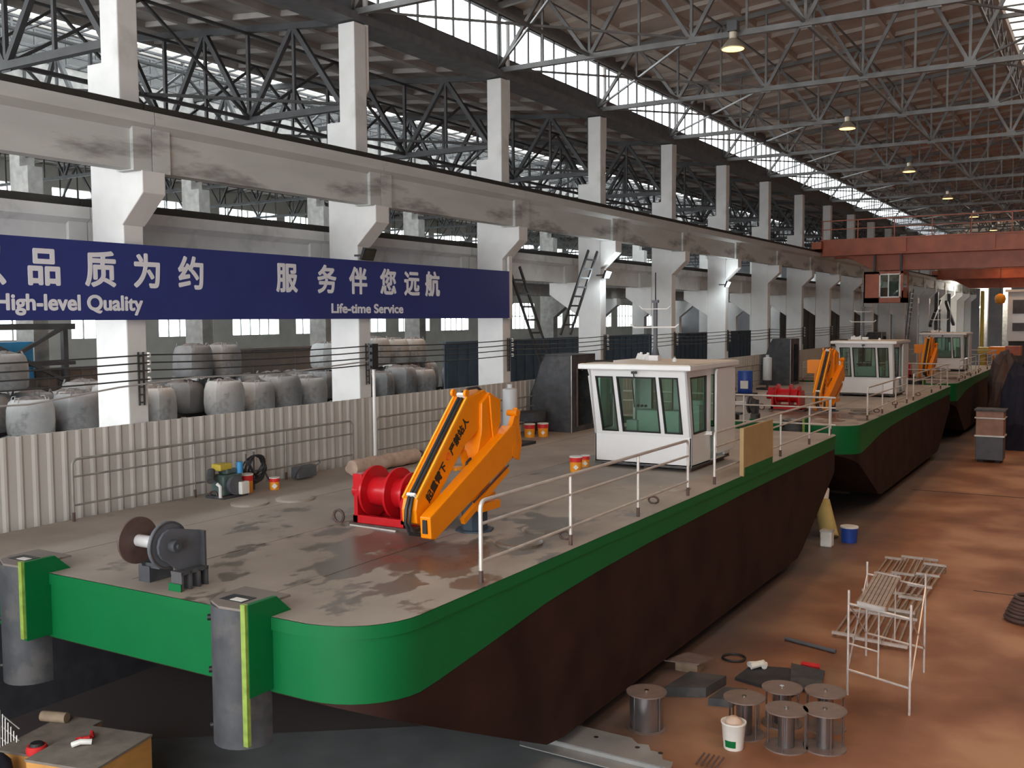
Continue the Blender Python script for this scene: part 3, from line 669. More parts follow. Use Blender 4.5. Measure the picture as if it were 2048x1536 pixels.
def build_hull():
    t = thing('barge_hull', (XC, Y0, DK), 'nearest green-sided dredger barge, its whole bow in view with half-round spud guides', 'barge')
    band(0, lambda y: DK, zband, closed_bot=True).build('green_side', 'green', t, smooth=True)
    band(.022, lambda y: DK+.012, lambda y: DK-.13, closed_bot=True).build('rubbing_strake', 'green', t, smooth=True)
    band(-.012, lambda y: zband(y)+.03, lambda y: min(zkeel(y), zband(y)-.001), closed_bot=True).build('bottom', 'hull', t, smooth=True)
    mb = MB(); vs = []; n = len(ST)
    for sgn in (1,-1): vs += [(XC+sgn*(hw+.018), y-(.018 if y == Y0 else 0), DK+.016) for hw, y in ST]
    mb.add(vs, [(i,i+1,n+i+1,n+i) for i in range(n-1)])
    mb.build('deck', 'deck', t)
    mb = MB()
    for x in (-12.4,-10.4,-8.4): mb.box(x-.01,x+.01,Y0+.3,Y1-.3,DK+.016,DK+.022)
    mb.build('weld_seam', 'deck', t)
    # spud guides: half-round fender posts with green side plates
    for dx in (0,-3.85):
        prof = [(-8.50+dx,7.88),(-8.50+dx,7.83)]
        for i in range(1,12):
            a = math.pi*i/12; prof.append((-8.15+dx-.35*math.cos(a), 7.83-.35*math.sin(a)))
        prof += [(-7.80+dx,7.83),(-7.80+dx,7.88)]
        g = MB().prism(prof, 'z', -4.60, -3.06).build('spud_guide', 'dkgrey', t, smooth=True)
        MB().prism([(-8.50+dx,8.2),(-8.50+dx,7.8),(-8.40+dx,7.6),(-8.15+dx,7.475),(-7.80+dx,7.5),(-7.80+dx,8.2)], 'z', -3.06, -3.035).build('cap_plate', 'part_brn', g)
        MB().box(-8.36+dx,-8.02+dx,7.68,7.9,-3.036,-3.03).build('slot', 'black', g)
        MB().box(-8.22+dx,-8.04+dx,7.70,7.80,-3.031,-3.026).build('slot_liner', 'canw', g)
        for z in (-3.22,-3.80,-4.42): MB().cyl((-8.42+dx,7.56,z),(-8.32+dx,7.66,z),.035,n=10).build('bolt_hole', 'seal', g)
        MB().prism([(7.50,-2.98),(7.92,-2.98),(8.15,DK+.01),(7.88,DK),(7.88,-3.98),(7.50,-3.98)], 'x', -7.80+dx, -7.74+dx).build('side_plate', 'green', g)
        MB().box(-7.815+dx,-7.75+dx,7.46,7.51,-4.5 if dx == 0 else -3.95,-2.97).build('plate_edge', 'lime', g)
    for (x,y) in ((-13.9,12.7),(-13.9,19.0),(-6.75,12.75),(-6.75,16.0),(-6.75,21.0)):
        MB().tube([(x+.09*math.cos(a),y,DK+.08+.06*math.sin(a)) for a in [2*math.pi*i/12 for i in range(12)]], .018, 6, closed=True).build('mooring_ring', 'rust', t)
    for (x,y,r) in ((-12.9,12.6,.33),(-12.5,13.3,.34),(-7.2,12.2,.34),(-7.35,13.2,.34),(-7.0,17.6,.3)):
        MB().lathe([(r,0),(r,.03),(r-.05,.045)], (x,y,DK+.015), 24).build('manhole_cover', 'deck', t, smooth=False)
    return t
hull = build_hull()

def railing(path, posts, lab, grp, h=1.0, r=.026, rm='railp', round0=True, round1=True, mids=(.72,.26)):
    """path: two end points in plan; posts: inner post positions as fractions"""
    a = Vector((path[0][0],path[0][1],DK+.016)); b = Vector((path[1][0],path[1][1],DK+.016)); d = (b-a).normalized(); L = (b-a).length
    t = thing('deck_railing', (a.x,a.y,a.z), lab, 'railing', grp); up = Vector((0,0,1)); R = .1
    pts = []
    if round0: pts += [a+up*.14, a+up*(h-R)]+[a+up*(h-R)+up*R*math.sin(q)+d*R*(1-math.cos(q)) for q in (math.pi/8*i for i in range(1,5))]
    else: pts += [a+up*h]
    if round1: pts += [b-d*R+up*h]+[b-d*R+d*R*math.sin(q)+up*(h-R+R*math.cos(q)) for q in (math.pi/8*i for i in range(1,5))]+[b+up*.14]
    else: pts += [b+up*h]
    MB().tube(pts, r, 8).build('handrail', rm, t, smooth=True)
    for m_ in mids: MB().cyl(a+up*m_, b+up*m_, r*.8, n=8).build('middle_rail', rm, t, smooth=True)
    for f in posts:
        p = a+d*L*f; MB().cyl(p+up*.14, p+up*h, r*.9, n=8).build('post', rm, t, smooth=True)
    ft_ = ([0] if round0 else [])+list(posts)+([1] if round1 else [])
    for f in ft_:
        p = a+d*L*f; MB().cyl(p, p+up*.15, r*1.15, n=8).build('post_foot', 'rust', t)
    return t
G = 'railings on the barge decks'
sets = []
sets.append(railing([(-6.52,10.13),(-6.52,17.03)], (.34,.68), 'near railing on the right edge of the nearest barge, in front of the crane', G))
sets.append(railing([(-6.52,18.43),(-6.52,27.5)], (.49,.77), 'railing on the right edge of the nearest barge beside the wheelhouse', G, round1=False))
MB().cyl((-6.52,27.5,DK),(-6.52,27.5,DK+1.),.024,n=8).build('post', 'railp', sets[-1], smooth=True)
sets.append(railing([(-13.2,27.9),(-6.45,27.9)], (.3,.62,.98), 'railing across the stern of the nearest barge', G, round0=True, round1=False))
sets.append(railing([(-14.25,10.1),(-14.25,17.0)], (.36,.70), 'railing on the left edge of the nearest barge along the fence', G, r=.021, rm='raild'))
sets.append(railing([(-14.25,17.85),(-14.25,27.5)], (.3,.55,.8), 'second railing on the left edge of the nearest barge behind the orange crane', G, r=.021, rm='raild'))

def build_winch():
    t = thing('deck_winch', (-9.65, 12.35, DK+.016), 'shiny red rope winch on the nearest deck beside the orange crane', 'winch')
    z = DK+.016; ya, yb = 12.05, 12.75; cy, cz = 12.42, -2.68
    MB().box(-10.12,-9.05,ya,ya+.1,z+.05,z+.17).box(-10.12,-9.05,yb-.1,yb,z+.05,z+.17).box(-10.12,-10.02,ya,yb,z+.05,z+.17).box(-9.15,-9.05,ya,yb,z+.05,z+.17).build('base_frame', 'red', t, bevel=.008)
    MB().box(-10.18,-8.95,ya-.03,yb+.03,z,z+.05).build('foot_plate', 'rust', t)
    for x in (-10.06,-9.16):
        MB().prism([(ya,z+.1),(yb,z+.1),(yb,z+.45),(cy+.22,cz+.18),(cy-.22,cz+.18),(ya,z+.45)], 'x', x-.035, x+.035).build('side_plate', 'red', t, bevel=.006)
    for x in (-9.96,-9.50,-9.24): MB().cyl((x-.02,cy,cz),(x+.02,cy,cz),.40 if x != -9.24 else .34,n=32).build('drum_flange', 'red', t, smooth=True)
    MB().cyl((-9.95,cy,cz),(-9.25,cy,cz),.235,n=28).build('drum', 'red', t, smooth=True)
    MB().cyl((-10.35,cy,cz-.02),(-10.08,cy,cz-.02),.12,n=16).box(-10.28,-10.1,cy-.17,cy+.17,cz+.02,cz+.27).build('motor', 'red', t, smooth=True, bevel=.01)
    for i in range(8):
        a = 2*math.pi*i/8; MB().cyl((-10.1,cy+.16*math.cos(a),cz+.16*math.sin(a)),(-10.07,cy+.16*math.cos(a),cz+.16*math.sin(a)),.02,n=6).build('bolt', 'rust', t)
    MB().tube([(-10.45+.1*math.cos(a),12.1,DK+.12+.1*math.sin(a)) for a in [2*math.pi*i/12 for i in range(12)]],.022,6,closed=True).build('lashing_ring','rust',t)
    return t
winch = build_winch()

def build_fairlead():
    t = thing('rope_fairlead', (-9.85, 8.2, DK+.016), 'dark steel rope fairlead with two round flanges on the bow of the nearest barge', 'fairlead')
    z = DK+.016; cy, cz = 8.03, -2.64
    MB().cyl((-10.13,cy,cz),(-10.10,cy,cz),.285,n=36).build('flange', 'rust', t, smooth=True)
    MB().cyl((-9.60,cy,cz),(-9.565,cy,cz),.285,n=36).build('flange', 'gunmetal', t, smooth=True)
    MB().tube([(-9.565,cy+.272*math.cos(a),cz+.272*math.sin(a)) for a in [2*math.pi*i/36 for i in range(36)]], .014, 6, closed=True).build('flange_rim', 'dkgrey', t, smooth=True)
    MB().cyl((-10.12,cy,cz),(-9.6,cy,cz),.075,n=20).build('roller', 'silver2', t, smooth=True)
    MB().prism([(cy+.20*math.cos(rad(q)), cz+.20*math.sin(rad(q))) for q in (250,225,200,175,150,125,100,78)]+[(8.46,-2.53),(8.46,z+.22),(8.12,z+.22)], 'x', -9.545, -9.505).build('side_cheek', 'gunmetal', t)
    MB().box(-9.56,-9.42,8.44,8.47,z+.2,-2.53).build('cheek_rib', 'dkgrey', t)
    MB().cyl((-9.56,cy,cz),(-9.40,cy,cz),.075,n=18).cyl((-9.40,cy,cz),(-9.37,cy,cz),.035,n=12).build('bearing', 'dkgrey', t, smooth=True)
    MB().prism([(7.95,-2.62),(8.12,-2.62),(8.5,z+.2),(8.12,z+.2)], 'x', -10.2, -10.16).build('side_cheek', 'gunmetal', t)
    mb = MB()
    for y in (8.06,8.19,8.32,8.44): mb.box(-9.56,-9.38,y-.015,y+.015,z,z+.22)
    mb.box(-9.56,-9.38,8.04,8.46,z+.19,z+.23); mb.build('pedestal', 'dkgrey', t)
    mb = MB().box(-10.26,-10.06,8.14,8.5,z,z+.2).box(-10.2,-9.9,8.16,8.48,z+.18,z+.24); mb.build('pedestal', 'dkgrey', t)
    MB().box(-9.58,-9.37,8.02,8.03,z,z+.09).build('paint_dab', 'green', t)
    return t
fair = build_fairlead()

def build_crane(label, txt=True):
    t = thing('deck_crane', (-8.25, 12.7, DK+.016), label, 'crane')
    z = DK+.016
    pts = [(-8.27+.20*math.cos(math.pi/8+i*math.pi/4), 12.68+.20*math.sin(math.pi/8+i*math.pi/4)) for i in range(8)]
    MB().prism(pts, 'z', z+.02, -2.70).build('pedestal', 'bluestl', t)
    MB().lathe([(.30,0),(.30,.025)], (-8.27,12.68,z), 8).build('base_plate', 'bluestl', t)
    MB().cyl((-8.27,12.68,-2.72),(-8.27,12.68,-2.60),.19,n=24).box(-8.36,-8.18,12.5,13.15,-2.76,-2.66).build('slewing_head', 'orange', t, bevel=.01)
    MB().prism([(12.52,-2.66),(12.90,-2.66),(12.98,-1.9),(13.16,-1.5),(13.17,-1.2),(12.95,-1.10),(12.72,-1.25),(12.70,-1.7),(12.55,-2.1)], 'x', -8.40, -8.14).build('mast', 'orange', t, bevel=.015)
    MB().prism([(12.88,-1.14),(13.19,-1.22),(13.19,-1.56),(13.0,-1.95),(12.94,-1.6)], 'x', -8.13, -8.10).build('mast_cheek', 'orange', t, bevel=.008)
    # inner boom
    ib = MB().prism([(12.42,-1.14),(11.13,-2.47),(11.09,-2.62),(11.11,-2.80),(11.26,-2.86),(11.46,-2.78),(11.70,-2.43),(12.29,-1.87),(12.69,-1.66),(12.93,-1.36),(12.95,-1.12),(12.88,-1.06)], 'x', -8.44, -8.19).build('inner_boom', 'orange', t, bevel=.012)
    A = Vector((0,12.42,-1.14)); B = Vector((0,11.13,-2.47)); d = (B-A).normalized(); nrm = Vector((0,-1,0)).cross(Vector((0,0,0))) if False else Vector((0,d.z,-d.y)); 
    if nrm.z < 0: nrm = -nrm
    for x in (-8.435,-8.205):
        p = Vector((x,A.y,A.z))+nrm*.012; q = Vector((x,B.y,B.z))+nrm*.012; MB().beam(p, q, .03, .03, up=nrm).build('boom_edge', 'orangel', ib)
    hs = [Vector((-8.32,A.y,A.z))+nrm*.03+d*.05, Vector((-8.32,B.y,B.z))+nrm*.03, Vector((-8.32,11.04,-2.6)), Vector((-8.32,11.02,-2.8)), Vector((-8.30,11.10,-2.95)), Vector((-8.2,11.25,-2.98))]
    MB().tube(hs, .028, 8).build('hydraulic_hose', 'black', ib, smooth=True)
    MB().tube([h+Vector((.055,0,0)) for h in hs[:2]]+[Vector((-8.26,11.05,-2.6)), Vector((-8.26,11.03,-2.8)), Vector((-8.24,11.12,-2.93))], .022, 8).build('hydraulic_hose', 'black', ib, smooth=True)
    MB().tube([(-8.32,12.40,-1.10),(-8.30,12.6,-1.03),(-8.28,12.8,-1.02),(-8.25,12.97,-1.12)], .022, 6).build('hydraulic_hose', 'black', ib, smooth=True)
    for s_ in (0,.98): 
        c_ = Vector((-8.29,A.y,A.z)).lerp(Vector((-8.29,B.y,B.z)), s_)+nrm*.035; MB().beam(c_-Vector((.07,0,0)), c_+Vector((.07,0,0)), .045, .07, up=nrm).build('hose_clamp', 'cream', ib)
    for x in (-8.43,-8.2): MB().cyl((x-.02,12.38,-1.08),(x+.02,12.38,-1.08),.055,n=14).build('hinge_lug', 'orange', ib, smooth=True)
    if txt:
        dd = -d; T = Vector((0,dd.y,dd.z))
        lo = [('起',.20),('重',.36),('臂',.52),('下',.68),('严',1.04),('禁',1.20),('站',1.36),('人',1.52)]
        for chh, s_ in lo:
            p = Vector((-8.186,B.y,B.z))+T*s_-nrm*.20
            text(chh, .16, 'seal', p, T, (1,0,0), ib, bold=.006, center=True, ext=.001)
        c_ = Vector((-8.186,B.y,B.z))+T*.88-nrm*.17
        MB().tube([(c_.x, c_.y+.05*math.cos(a), c_.z+.05*math.sin(a)) for a in [2*math.pi*i/16 for i in range(16)]], .006, 4, closed=True).build('round_emblem', 'canred', ib)
    # lift cylinder between mast and inner boom
    MB().cyl((-8.3,12.62,-2.45),(-8.3,12.42,-1.95),.055,n=14).cyl((-8.3,12.42,-1.95),(-8.3,12.35,-1.72),.03,n=12).build('lift_cylinder', 'orange', t, smooth=True)
    MB().box(-8.34,-8.2,12.1,12.3,-2.2,-2.16).build('valve_bracket', 'orangel', t)
    MB().tube([(-8.2,12.5,-2.2),(-8.15,12.4,-2.05),(-8.15,12.3,-2.1),(-8.18,12.28,-2.35),(-8.2,12.35,-2.5)], .02, 6).build('hose', 'black', t, smooth=True)
    # outer boom
    ob = MB().prism([(11.12,-2.70),(11.14,-3.0),(11.24,-3.03),(13.30,-2.16),(13.48,-1.90),(13.44,-1.66),(13.30,-1.64)], 'x', -8.155, -7.975).build('outer_boom', 'orange', t, bevel=.014)
    MB().box(-8.10,-8.03,11.105,11.14,-2.93,-2.74).build('end_slot', 'seal', ob)
    MB().prism([(13.1,-2.2),(13.44,-2.08),(13.62,-2.22),(13.70,-1.95),(13.62,-1.62),(13.66,-1.44),(13.56,-1.38),(13.48,-1.50),(13.38,-1.66),(13.2,-1.72)], 'x', -8.10, -8.02).build('boom_head', 'orange', ob, bevel=.008)
    MB().cyl((-8.16,13.50,-1.46),(-7.98,13.50,-1.46),.05,n=14).build('sheave', 'orange', ob, smooth=True); MB().cyl((-8.13,13.42,-2.05),(-7.97,13.42,-2.05),.11,n=16).build('sheave', 'orange', ob, smooth=True)
    MB().beam((-8.0,11.95,-2.90),(-8.0,13.2,-2.30),.07,.09).build('extension_cylinder', 'orange', ob)
    MB().beam((-7.97,12.2,-2.66),(-7.97,13.2,-2.24),.015,.025).build('slot_line', 'rust', ob)
    MB().beam((-8.05,12.5,-2.80),(-8.05,13.0,-2.80),.10,.12).build('lever_arm', 'orange', t)
    return t
crane = build_crane('bright orange folding knuckle-boom crane on the nearest barge beside the red winch')

def build_cab(label):
    t = thing('wheelhouse', (-8.5, 20.6, DK+.016), label, 'wheelhouse')
    xl, xr, yf, yb, zb, zw, zt = -9.63, -7.42, 19.58, 21.95, -3.08, -2.46, -1.06
    def fy(z): return 19.58-.30*(z-zw)/(zt-zw) if z > zw else 19.58
    mb = MB().box(xl,xr,yf,yf+.05,zb,zw).box(xl,xl+.05,yf,yb,zb,zw).box(xr-.05,xr,yf,20.72,zb,zw).box(xl,xr,yb-.05,yb,zb,zw).box(xl,xr,yf,yb,zb,zb+.05).box(xr-.05,xr,21.6,yb,zb,zw)
    mb.build('lower_wall', 'cabwhite', t, bevel=.012)
    def fq(x0t,x1t,x0b,x1b,z0,z1,thick=.05,dy=0.):
        return [(x0b,fy(z0)+dy,z0),(x1b,fy(z0)+dy,z0),(x1t,fy(z1)+dy,z1),(x0t,fy(z1)+dy,z1),(x0b,fy(z0)+dy+thick,z0),(x1b,fy(z0)+dy+thick,z0),(x1t,fy(z1)+dy+thick,z1),(x0t,fy(z1)+dy+thick,z1)]
    BF = [(0,1,2,3),(7,6,5,4),(0,4,5,1),(1,5,6,2),(2,6,7,3),(3,7,4,0)]
    W = [(-9.49,-9.08,-9.44,-9.05),(-9.00,-8.11,-8.96,-8.09),(-8.04,-7.62,-8.00,-7.60)]
    zb_, zt_ = -2.40, -1.21
    mb = MB()
    mb.add(fq(xl-.03,xr+.0,xl,xr,zt_,zt), BF); mb.add(fq(xl,xr,xl,xr,zw,zb_), BF)
    edges = [(xl-.03,xl)]+[e for w_ in W for e in ((w_[0],w_[2]),(w_[1],w_[3]))]+[(xr,xr)]
    for i in range(0,8,2): mb.add(fq(edges[i][0],edges[i+1][0],edges[i][1],edges[i+1][1],zb_,zt_), BF)
    # right side: frame round the side window and door
    def sq(x, y0b,y1b,y0t,y1t,z0,z1,th): return [(x,y0b,z0),(x,y1b,z0),(x,y1t,z1),(x,y0t,z1),(x-th,y0b,z0),(x-th,y1b,z0),(x-th,y1t,z1),(x-th,y0t,z1)]
    for x, th in ((xr,.05),(xl+.05,.05)):
        mb.add(sq(x,fy(zb_),19.68,fy(zt_),19.47,zb_,zt_,th), BF); mb.add(sq(x,20.43,20.72,20.43,20.72,zb_,zt_,th), BF)
        mb.add(sq(x,fy(zt_),yb,fy(zt),yb,zt_,zt,th), BF); mb.add(sq(x,19.58,20.72,fy(zb_),20.72,zw,zb_,th), BF)
        mb.add(sq(x,21.6,yb,21.6,yb,zw,zt_,th), BF)
    mb.box(xl,-9.3,yb-.05,yb,zw,zt); mb.box(-8.75,-8.6,yb-.05,yb,zw,zt); mb.box(-7.75,xr,yb-.05,yb,zw,zt); mb.box(xl,xr,yb-.05,yb,-1.25,zt)
    mb.build('upper_frame', 'cabwhite', t)
    for i, w_ in enumerate(W):
        g = MB().add(fq(*w_, zb_, zt_, .008, .02), BF).build('window_pane', 'cabglass', t)
        s_ = .032; mb = MB()
        mb.add(fq(w_[0],w_[1],w_[0],w_[1],zt_-s_,zt_,.05,-.012), BF); mb.add(fq(w_[2],w_[3],w_[2],w_[3],zb_,zb_+s_,.05,-.012), BF)
        mb.add(fq(w_[0],w_[0]+s_,w_[2],w_[2]+s_,zb_,zt_,.05,-.012), BF); mb.add(fq(w_[1]-s_,w_[1],w_[3]-s_,w_[3],zb_,zt_,.05,-.012), BF)
        mb.build('rubber_seal', 'seal', g)
    for x in (xr-.02, xl+.03):
        g = MB().add(sq(x,19.68,20.43,19.47,20.43,zb_,zt_,.008), BF).build('window_pane', 'cabglass', t)
        s_ = .03; xx = x+.032 if x > -8 else x-.0; mb = MB()
        mb.add(sq(xx,19.68,20.43,19.67,20.43,zb_,zb_+s_,.05), BF); mb.add(sq(xx,19.47,20.43,19.47,20.43,zt_-s_,zt_,.05), BF)
        mb.add(sq(xx,19.68,19.68+s_,19.47,19.47+s_,zb_,zt_,.05), BF); mb.add(sq(xx,20.43-s_,20.43,20.43-s_,20.43,zb_,zt_,.05), BF)
        mb.build('rubber_seal', 'seal', g)
    for xa, xb in ((-9.3,-8.75),(-8.6,-7.75)):
        g = MB().box(xa,xb,yb-.03,yb-.02,zw,-1.25).build('window_pane', 'cabglass', t)
        MB().box(xa,xb,yb-.06,yb+.0,-1.29,-1.25).box(xa,xb,yb-.06,yb,zw,zw+.03).box(xa,xa+.03,yb-.06,yb,zw,-1.25).box(xb-.03,xb,yb-.06,yb,zw,-1.25).build('rubber_seal', 'seal', g)
    # doors, white rounded slabs standing proud of both sides
    def rdoor(x, y0, y1, z0, z1, th=.05):
        r = .14; P = []
        for cx, cz, a0 in ((y1-r,z1-r,0),(y0+r,z1-r,90),(y0+r,z0+r,180),(y1-r,z0+r,270)):
            for i in range(5): a = rad(a0+i*22.5); P.append((cx+r*math.cos(a), cz+r*math.sin(a)))
        return MB().prism(P, 'x', x, x+th)
    dr = rdoor(xr+.06,20.78,22.02,-2.93,-1.08).build('door', 'cabwhite', t, bevel=.008)
    MB().box(xr,xr+.07,20.60,20.68,-2.5,-2.42).build('door_handle', 'chrome', dr)
    rdoor(xl-.12,20.0,21.2,-2.93,-1.12).build('door', 'cabwhite', t, bevel=.008)
    MB().box(-9.80,-7.27,19.10,22.15,-1.06,-.95).build('roof', 'cabwhite', t, bevel=.02)
    MB().box(-9.76,-7.31,19.14,22.11,-.955,-.94).build('roof_top', 'cabroof', t)
    for x in (-9.5,-8.5,-7.55): MB().box(x-.06,x+.06,19.75,21.8,DK+.016,zb).build('skid', 'rust', t)
    MB().box(xl,xr,yf,yb,zb-.03,zb).build('floor_frame', 'dkgrey', t)
    # interior
    MB().box(-9.1,-8.1,20.6,20.95,zb+.05,-2.02).build('console', 'cabin', t, bevel=.02)
    MB().box(-8.0,-7.75,20.9,21.3,zb+.05,-1.9).cyl((-7.88,21.1,-1.9),(-7.88,21.1,-1.8),.17,n=16).build('stool', 'cabin', t)
    for i in range(3): MB().cyl((-9.06+.09*i,20.58,-1.93),(-9.06+.09*i,20.62,-1.93),.03,n=10).build('gauge', 'seal', t)
    MB().box(-9.3,-9.05,20.5,20.75,zb+.05,-2.25).build('side_cabinet', 'cabin', t)
    # wiper
    MB().tube([(-8.56,19.2,-1.1),(-8.57,19.26,-1.2),(-8.60,19.24,-1.3),(-8.6,19.36,-1.85)], .012, 6).box(-8.6,-8.5,19.18,19.26,-1.14,-1.09).build('wiper', 'seal', t)
    # mast and aerial
    mx_, my_ = -9.05, 21.55
    ms = MB().cyl((mx_,my_,-.94),(mx_,my_,-.66),.12,.05,n=12).cyl((mx_,my_,-.66),(mx_,my_,.38),.048,n=12).box(mx_-.07,mx_+.07,my_-.04,my_+.04,.36,.42).build('mast', 'gunmetal', t, smooth=True)
    MB().cyl((mx_,my_,.4),(mx_,my_,1.05),.014,n=6).build('aerial', 'seal', ms)
    R_ = Vector((.86,.51,0))
    for z_, hw_ in ((-.2,.55),(.22,.36)):
        c_ = Vector((mx_,my_-.05,z_)); MB().tube([c_-R_*hw_+Vector((0,0,.07)), c_-R_*(hw_-.08), c_+R_*(hw_-.08), c_+R_*hw_+Vector((0,0,.07))], .02 if z_ < 0 else .012, 6).build('spreader_bar', 'cabwhite', ms, smooth=True)
    MB().box(-8.95,-8.72,20.9,21.1,-.94,-.82).build('junction_box', 'cabwhite', t, bevel=.01)
    MB().tube([(-9.8,19.3,-1.1),(-9.8,19.25,-.97),(-9.7,19.4,-.90),(-9.4,19.6,-.90),(-9.25,19.7,-.91)], .022, 6).build('cable', 'seal', t, smooth=True)
    mb = MB()
    for i in range(5): mb.cyl((-9.5+.1*i,21.6-.1*i,-.94),(-9.48+.1*i,21.6-.1*i,-.80+.03*math.sin(i*2)),.07,.03,n=8)
    mb.build('cable_coil', 'cream', t, smooth=True)
    MB().lathe([(.05,0),(.05,.05),(.02,.09)], (-8.2,20.6,-.94), 10).build('roof_light', 'cabwhite', t, smooth=True)
    return t
cab = build_cab('white wheelhouse with three slanted front windows on the nearest barge')

def build_silencer():
    t = thing('exhaust_silencer', (-13.2, 21.95, DK+.016), 'white vertical exhaust silencer behind the orange crane on the nearest barge', 'silencer')
    z = DK+.016
    MB().lathe([(.18,0),(.19,.02),(.19,.98),(.18,1.0),(.07,1.03),(.07,1.12)], (-13.2,21.95,z+.42), 24).build('body', 'silver', t, smooth=True)
    MB().cyl((-13.2,21.95,z+.05),(-13.2,21.95,z+.43),.05,n=12).build('inlet_pipe', 'rust', t)
    MB().box(-13.6,-12.7,21.6,22.4,z,z+.07).build('base_plate', 'dark', t)
    return t
sil = build_silencer()

def build_house():
    t = thing('deck_house', (-13.7, 25.6, DK+.016), 'dark grey primed steel companionway with an open doorway on the nearest barge', 'deck house')
    z = DK+.016; y0, y1 = 25.0, 26.5; x0, x1 = -14.36, -13.02
    MB().prism([(x0,z),(x1,z),(x1,-1.02),(x0+.47,-1.02),(x0+.33,-1.25),(x0+.1,-1.95),(x0,-2.15)], 'y', y0, y0+.04).build('side_wall', 'dkgrey', t); MB().prism([(x0,z),(x1,z),(x1,-1.02),(x0+.47,-1.02),(x0+.33,-1.25),(x0+.1,-1.95),(x0,-2.15)], 'y', y1-.04, y1).build('side_wall', 'dkgrey', t)
    MB().box(x0+.47,x1,y0,y1,-1.04,-1.0).box(x0,x0+.04,y0,y1,z,-2.15).prism([(x0,-2.15),(x0+.1,-1.95),(x0+.33,-1.25),(x0+.47,-1.02),(x0+.5,-1.04),(x0+.36,-1.27),(x0+.13,-1.97),(x0+.03,-2.15)], 'y', y0, y1).build('roof', 'dkgrey', t)
    # door wall with rounded opening
    ya, yb = y0+.28, y1-.22; za, zb = z+.15, -1.22; r = .22
    mb = MB().box(x1-.04,x1,y0,ya,z,-1.02).box(x1-.04,x1,yb,y1,z,-1.02).box(x1-.04,x1,ya,yb,z,za).box(x1-.04,x1,ya,yb,zb,-1.02)
    for cy_, s1, cz_, s2 in ((ya,1,zb,-1),(yb,-1,zb,-1)):
        P = [(cy_,cz_)]+[(cy_+s1*(r-r*math.sin(q)), cz_+s2*(r-r*math.cos(q))) for q in [math.pi/2*i/5 for i in range(6)]]
        mb.prism(P, 'x', x1-.04, x1)
    mb.build('door_wall', 'dkgrey', t)
    rim = [(x1+.03,ya,za),(x1+.03,ya,zb-r)]+[(x1+.03,ya+r-r*math.cos(q),zb-r+r*math.sin(q)) for q in [math.pi/2*i/4 for i in range(1,5)]]+[(x1+.03,yb-r+r*math.sin(q),zb-r+r*math.cos(q)) for q in [math.pi/2*i/4 for i in range(1,5)]]+[(x1+.03,yb,za)]
    MB().tube(rim, .035, 6).build('door_coaming', 'rust', t, smooth=True)
    MB().box(x1-.9,x1-.85,y0+.05,y1-.05,z,-1.1).build('inner_bulkhead', 'dark', t)
    MB().beam((x1,y0-.005,z),(x1,y0-.005,-1.02),.02).build('weld_edge', 'railp', t)
    return t
house = build_house()
hs = [(hull, ['second green-sided barge, its bow just behind the nearest barge', 'third and farthest green-sided barge']),
 (winch, ['red rope winch on the second barge, seen over the nearest stern rail', 'red rope winch on the third barge, mostly hidden']),
 (fair, ['dark rope fairlead on the bow of the second barge', 'dark rope fairlead on the bow of the third barge']),
 (crane, ['orange folded crane on the second barge beside its wheelhouse', 'orange folded crane on the third, farthest barge']),
 (cab, ['white wheelhouse on the second barge under the red bridge crane cab', 'white wheelhouse on the third, farthest barge']),
 (sil, ['white exhaust silencer on the second barge', 'white exhaust silencer on the third barge']),
 (house, ['dark deck house on the second barge behind its orange crane', 'dark deck house on the third barge']),
 (sets[0], ['railing on the right edge of the second barge before its wheelhouse', 'railing on the right edge of the third barge before its wheelhouse']),
 (sets[1], ['railing on the right edge of the second barge beside its wheelhouse', 'railing on the right edge of the third barge beside its wheelhouse']),
 (sets[2], ['railing across the stern of the second barge', 'railing across the stern of the third barge']),
 (sets[4], ['railing on the left edge of the second barge along the fence', 'railing on the left edge of the third barge along the fence'])]
DY2, DY3 = 22.2, 43.6
for o, labs in hs:
    dup(o, dy=DY2, label=labs[0]); dup(o, dy=DY3, label=labs[1])

# second boom box seen left of the far cranes
for dy, w_ in ((DY2,'second'),(DY3,'third')):
    o = MB().box(-9.0,-8.45,12.5+dy,13.0+dy,-1.9,-1.45).beam((-8.75,12.75+dy,DK),(-8.75,12.75+dy,-1.9),.12).build('hydraulic_oil_tank', 'orange')
    tag(o, f'orange oil tank on a post beside the crane of the {w_} barge', 'tank', 'oil tanks beside the far cranes')

# keel blocks under the hulls
kb = []
for dy in (0, DY2, DY3):
    for y in (13.6, 17.0, 20.5, 23.6):
        for x in (-13.0, -10.4, -8.2): kb.append((x, y+dy))
k0 = MB().box(-.45,.45,-.25,.25,FL,FL+.315).build('keel_block', 'rust', base=(0,0,FL)); first = True
for (x, y) in kb:
    c = k0 if first else k0.copy()
    if not first: COL.objects.link(c)
    first = False
    c.location = (x, y, 0); tag(c, 'dark keel block in the shade under a barge bottom', 'block', 'keel blocks under the barges')
# timbers on the floor under the left side of the bow
for i, (y0_, y1_, x_) in enumerate(((6.5, 10.3, -14.75), (10.6, 11.9, -14.7))):
    o = MB().box(x_-.12, x_+.12, y0_, y1_, FL, FL+.22).build('timber_beam', 'wood')
    tag(o, ('long timber beam on the floor under the left end of the bow', 'short timber beam lying beyond the long one under the bow')[i], 'timber')

